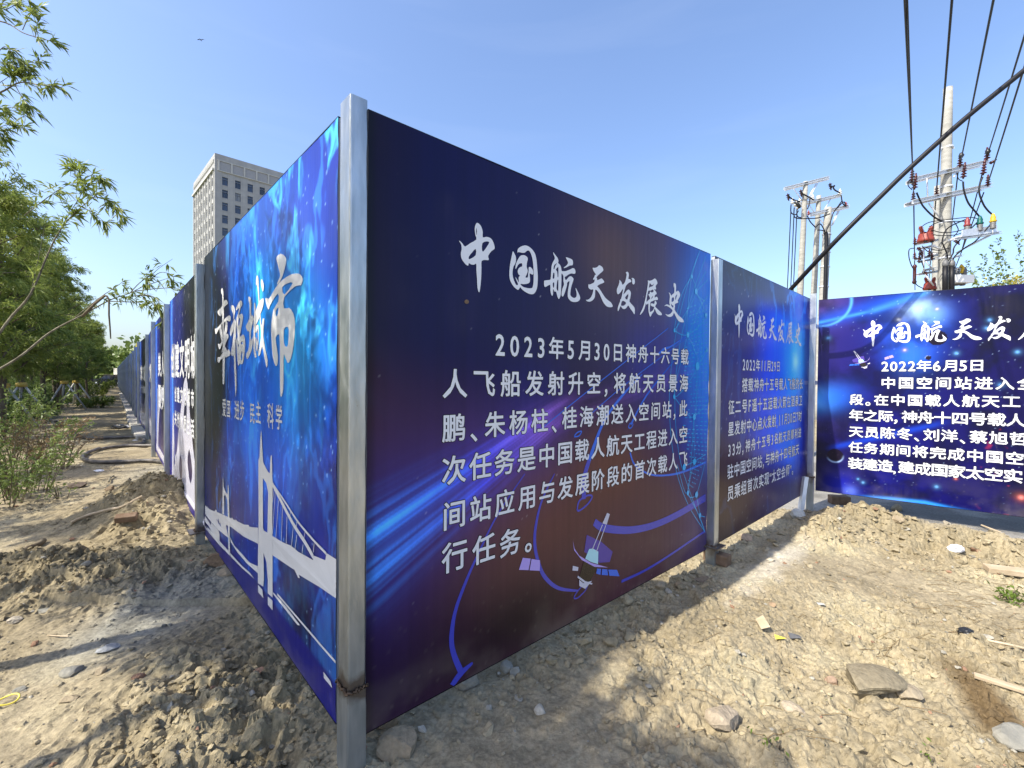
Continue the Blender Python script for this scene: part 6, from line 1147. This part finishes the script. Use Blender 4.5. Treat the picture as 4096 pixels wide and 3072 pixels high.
for k in range(70):
    x = r.uniform(3700, 4096) if k < 40 else r.uniform(2700, 3700); y = r.uniform(2300, 2560) if k < 40 else r.uniform(2250, 3000); p = on_ground(x, y, .0); z = gz(p[0], p[1]); a = r.uniform(-.6, .5)+(3.14 if r.random() < .5 else 0); L_ = r.uniform(.05, .2); mb.tube([(p[0], p[1], z+.006), (p[0]+L_*.5*math.cos(a), p[1]+L_*.5*math.sin(a), gz(p[0]+L_*.5*math.cos(a), p[1]+L_*.5*math.sin(a))+.012), (p[0]+L_*math.cos(a), p[1]+L_*math.sin(a), gz(p[0]+L_*math.cos(a), p[1]+L_*math.sin(a))+.006)], .0016, 4, cap=False)
tag(mb.build('straw_litter', M['dead_leaf']), 'dry straw strewn over the right soil', 'straw', kind='stuff')
def slab_thing(name, label, cat, x, y, d, rz, m, tilt=0, lift=0, bev=.004):
    p = hit(x, y); Mx = Matrix.Rotation(rz, 3, 'Z') @ Matrix.Rotation(tilt, 3, 'X'); bm_ = MB(); bm_.box((0, 0, 0), d, M=Matrix.Identity(3)); o = bm_.build(name, M[m]); o.location = (p[0], p[1], gz(p[0], p[1])+d[2]/2+lift); o.rotation_euler = Mx.to_euler()
    b = o.modifiers.new('bevel', 'BEVEL'); b.width = bev; b.segments = 2; return tag(o, label, cat)
slab_thing('wooden_board', 'squared pale board lying at the right edge of the soil', 'board', 4075, 2305, (.42, .09, .045), -.35, 'wood', .1, .01); slab_thing('wood_offcut', 'small pinkish wood offcut lying below the reed', 'wood offcut', 4010, 2750, (.20, .032, .02), -.72, 'wood', .1, .006)
slab_thing('brick', 'pale tan brick standing beyond the right earth mound on the concrete road', 'brick', 3356, 2015, (.23, .12, .11), -.2, 'brick', 0, .0, .01); slab_thing('brick', 'red brick tucked behind the post between the two aerospace panels', 'brick', 2868, 2250, (.10, .2, .09), .7, 'brick', 0, .0, .008)
slab_thing('brick', 'brown brick half buried in the front of the left earth heap', 'brick', 505, 2085, (.16, .08, .06), .5, 'brick', .3, .0, .008)
def crumple(name, label, x, y, s, m, seed, flat=.35):
    p = hit(x, y); V, F = ico(2); r = np.random.default_rng(seed); V = V*(1+.45*r.random((len(V), 1)))*np.array([1, .6, flat])*s; o = link(name, np_mesh(name, V, F, M[m])); o.location = (p[0], p[1], gz(p[0], p[1])+s*flat*.5); return tag(o, label, 'litter')
crumple('crumpled_bag', 'crumpled white plastic scrap on the right earth mound', 3825, 2200, .055, 'white_plastic', 1, .5); crumple('crumpled_bag', 'small white scrap of plastic on the shaded path', 395, 1885, .06, 'white_plastic', 2, .25)
crumple('trash_bag', 'black and white trash bag lying by the fence on the path', 478, 1715, .18, 'black_plastic', 3, .4); crumple('crumpled_bag', 'white plastic bag on top of the black trash bag', 500, 1712, .10, 'white_plastic', 4, .5); crumple('crumpled_bag', 'tiny white scrap beside the hose loop', 540, 1764, .05, 'white_plastic', 5, .3)
crumple('crumpled_bag', 'black scrap of plastic wound round the tip of the reed', 3862, 2535, .035, 'black_plastic', 6, .6)
def leafscrap(name, label, x, y, pts, m, lift=.012, th=.0015):
    p = hit(x, y); z = gz(p[0], p[1]); mb = MB(); n = len(pts); V = [(a, b, lift+c) for a, b, c in pts]+[(a, b, lift+c-th) for a, b, c in pts]; mb.add(V, [tuple(range(n)), tuple(range(n, 2*n))[::-1]]+[(i, (i+1) % n, n+(i+1) % n, n+i)[::-1] for i in range(n)]); o = mb.build(name, M[m]); o.location = (p[0], p[1], z); return tag(o, label, 'litter')
leafscrap('wrapper', 'dark grey scrap of foil beside the yellow wrapper', 3175, 2555, [(-.035, -.02, 0), (.03, -.03, .01), (.045, .01, .0), (-.02, .03, .012)], 'grey_body'); leafscrap('wrapper', 'yellow torn wrapper on the open soil', 3118, 2560, [(-.03, -.012, 0), (.03, -.02, .01), (.02, .015, 0), (-.02, .02, .01)], 'yellow_plastic'); leafscrap('wrapper', 'pale curled husk left of the yellow wrapper', 3050, 2510, [(-.03, -.04, 0), (.02, -.05, .02), (.03, .05, .04), (-.02, .045, .015)], 'wood')
leafscrap('paper_scrap', 'small cream paper scrap lying on the smooth earth lump', 3283, 2423, [(-.025, -.012, 0), (.02, -.018, .004), (.025, .012, 0), (-.02, .018, .003)], 'white_plastic' if False else 'stake'); leafscrap('paper_scrap', 'folded white paper corner peeping out under the near right panel', 1518, 2918, [(-.045, -.012, 0), (.0, -.008, .0), (.035, .03, .02), (-.0, .028, .01)], 'white_plastic', .05)
p = on_ground(25, 2810, .02); mb = MB(); t = [(.045*math.cos(a), .028*math.sin(a), .012+.006*math.sin(a*2)) for a in np.linspace(0, 6.283, 25)]; mb.tube(t, .004, 6, cap=False); o = mb.build('plastic_ring', M['yellow_plastic']); o.location = (p[0], p[1], gz(p[0], p[1])+.01); o.rotation_euler = (.2, 0, .5); tag(o, 'yellow plastic ring lying in the lower left corner', 'plastic ring')
for x, y, lab, s in ((3840, 2370, 'broad leaved weed growing below the board at the right edge', 1.5), (3320, 2810-250+240, 'tiny green sprout beside the shiny chip of stone', .5), (3095, 2990, 'small feathery weed near the bottom edge of the soil', .8), (3700, 3060, 'green sprout cut by the bottom edge at right', .7), (4060, 2400, 'yellow green grass tuft at the right edge under the board', 1.6)):
    p = on_ground(x+(180 if s == 1.5 else 0), y, .02); shrub('weed', lab, 'weed', p[:2], .05*s, .06*s, 7, int(40*s), .035*s, .006*s, int(x), 'grass')

# paving stones under the left run
mbp = MB(); mbp.box((0, 0, 0), (.5, .24, .12)); first = None; n_ = 0
for k in range(4, 15):
    a = LP[k]; b = LP[k+1]; d = (b-a)/np.linalg.norm(b-a); n2 = np.array([-d[1], d[0]]); n2 = n2 if n2[1] < 0 else -n2
    for j in range(int(np.linalg.norm(b-a)/.56)):
        q = a+d*(.3+j*.56)+n2*(.12+rr.uniform(-.03, .03))
        if first is None: o = mbp.build('paving_stone', M['paver']); first = o; bv = o.modifiers.new('bevel', 'BEVEL'); bv.width = .01
        else: o = first.copy(); COL.objects.link(o)
        o.location = (q[0], q[1], gz(q[0], q[1])+.05); o.rotation_euler = (rr.uniform(-.04, .04), rr.uniform(-.04, .04), math.atan2(d[1], d[0])+rr.uniform(-.08, .08)); n_ += 1
        tag(o, 'pale paving stone laid in a line along the foot of the left run', 'paving stone', 'paving stones along the left run')

# parked dark car at the far end
p = at(452, 1530, 62); e = empty('parked_car', (p[0], p[1], -.02), .1); tag(e, 'dark blue car parked across the far end of the path', 'car')
def prof(pts, w, name, m, par, y0=0):
    mb = MB(); n = len(pts); V = [(x, y0-w/2, z) for x, z in pts]+[(x, y0+w/2, z) for x, z in pts]; mb.add(V, [tuple(range(n)), tuple(range(n, 2*n))[::-1]]+[(i, n+i, n+(i+1) % n, (i+1) % n) for i in range(n)]); o = mb.build(name, M[m], par); return o
body = prof([(-2.3, .35), (-2.35, .75), (-2.2, .95), (-1.1, 1.02), (1.9, 1.02), (2.25, .95), (2.3, .4), (1.85, .3), (-1.9, .3)], 1.8, 'body', 'carpaint', e); prof([(-1.2, 1.0), (-.55, 1.5), (1.3, 1.55), (1.95, 1.0)], 1.55, 'cabin', 'carpaint', e)
prof([(-1.0, 1.04), (-.48, 1.44), (.2, 1.47), (.2, 1.04)], 1.58, 'side_window', 'glass', e); prof([(.28, 1.04), (.28, 1.47), (1.22, 1.47), (1.65, 1.04)], 1.58, 'side_window', 'glass', e)
for x in (-1.45, 1.45):
    for y_ in (-.82, .82): mb = MB(); q = Matrix.Rotation(math.pi/2, 3, 'X'); mb.lathe([(.2, -.11), (.33, -.1), (.34, 0), (.33, .1), (.2, .11)], (x, y_, .33), 18, 0, q); w_ = mb.build('wheel', M['tyre'], e); mb = MB(); mb.lathe([(.2, -.12), (.2, .12)], (x, y_, .33), 14, 0, q); mb.build('rim', M['chrome'], w_)
prof([(-2.36, .62), (-2.36, .78), (-2.2, .8), (-2.2, .64)], 1.5, 'headlight_bar', 'chrome', e); prof([(-1.6, 1.56), (1.2, 1.6), (1.2, 1.62), (-.4, 1.6)], 1.3, 'roof_rail', 'chrome', e)
p = at(548, 1388, 30); mb = MB(); mb.tube([(0, 0, -1.2), (0, 0, .35)], .012, 5); o = mb.build('flag_stick', M['bark']); mb = MB(); mb.add([(0, 0, .35), (-.16, 0, -.12), (.14, .02, -.16), (.03, .01, .1)], [(0, 1, 2, 3)]); f_ = mb.build('flag', M['yellow_plastic'], o); o.location = tuple(p); tag(o, 'tiny orange yellow pennant sticking up above the far part of the left run', 'pennant')
# little bird high in the sky
p = at(803, 160, 30); mb = MB(); mb.add([(0, 0, 0), (.12, .02, .05), (.28, .0, .02), (.12, -.06, .02), (-.12, .02, .05), (-.26, 0, .0), (-.12, -.06, .02)], [(0, 1, 2, 3), (0, 6, 5, 4)]); mb.tube([(0, -.14, 0), (0, 0, .01), (0, .12, 0)], [.01, .035, .008], 6); o = mb.build('bird', M['black_plastic']); o.location = tuple(p); tag(o, 'tiny dark bird flying high in the left sky', 'bird')
# rear of the site seen through the gap under the right run: concrete kerb
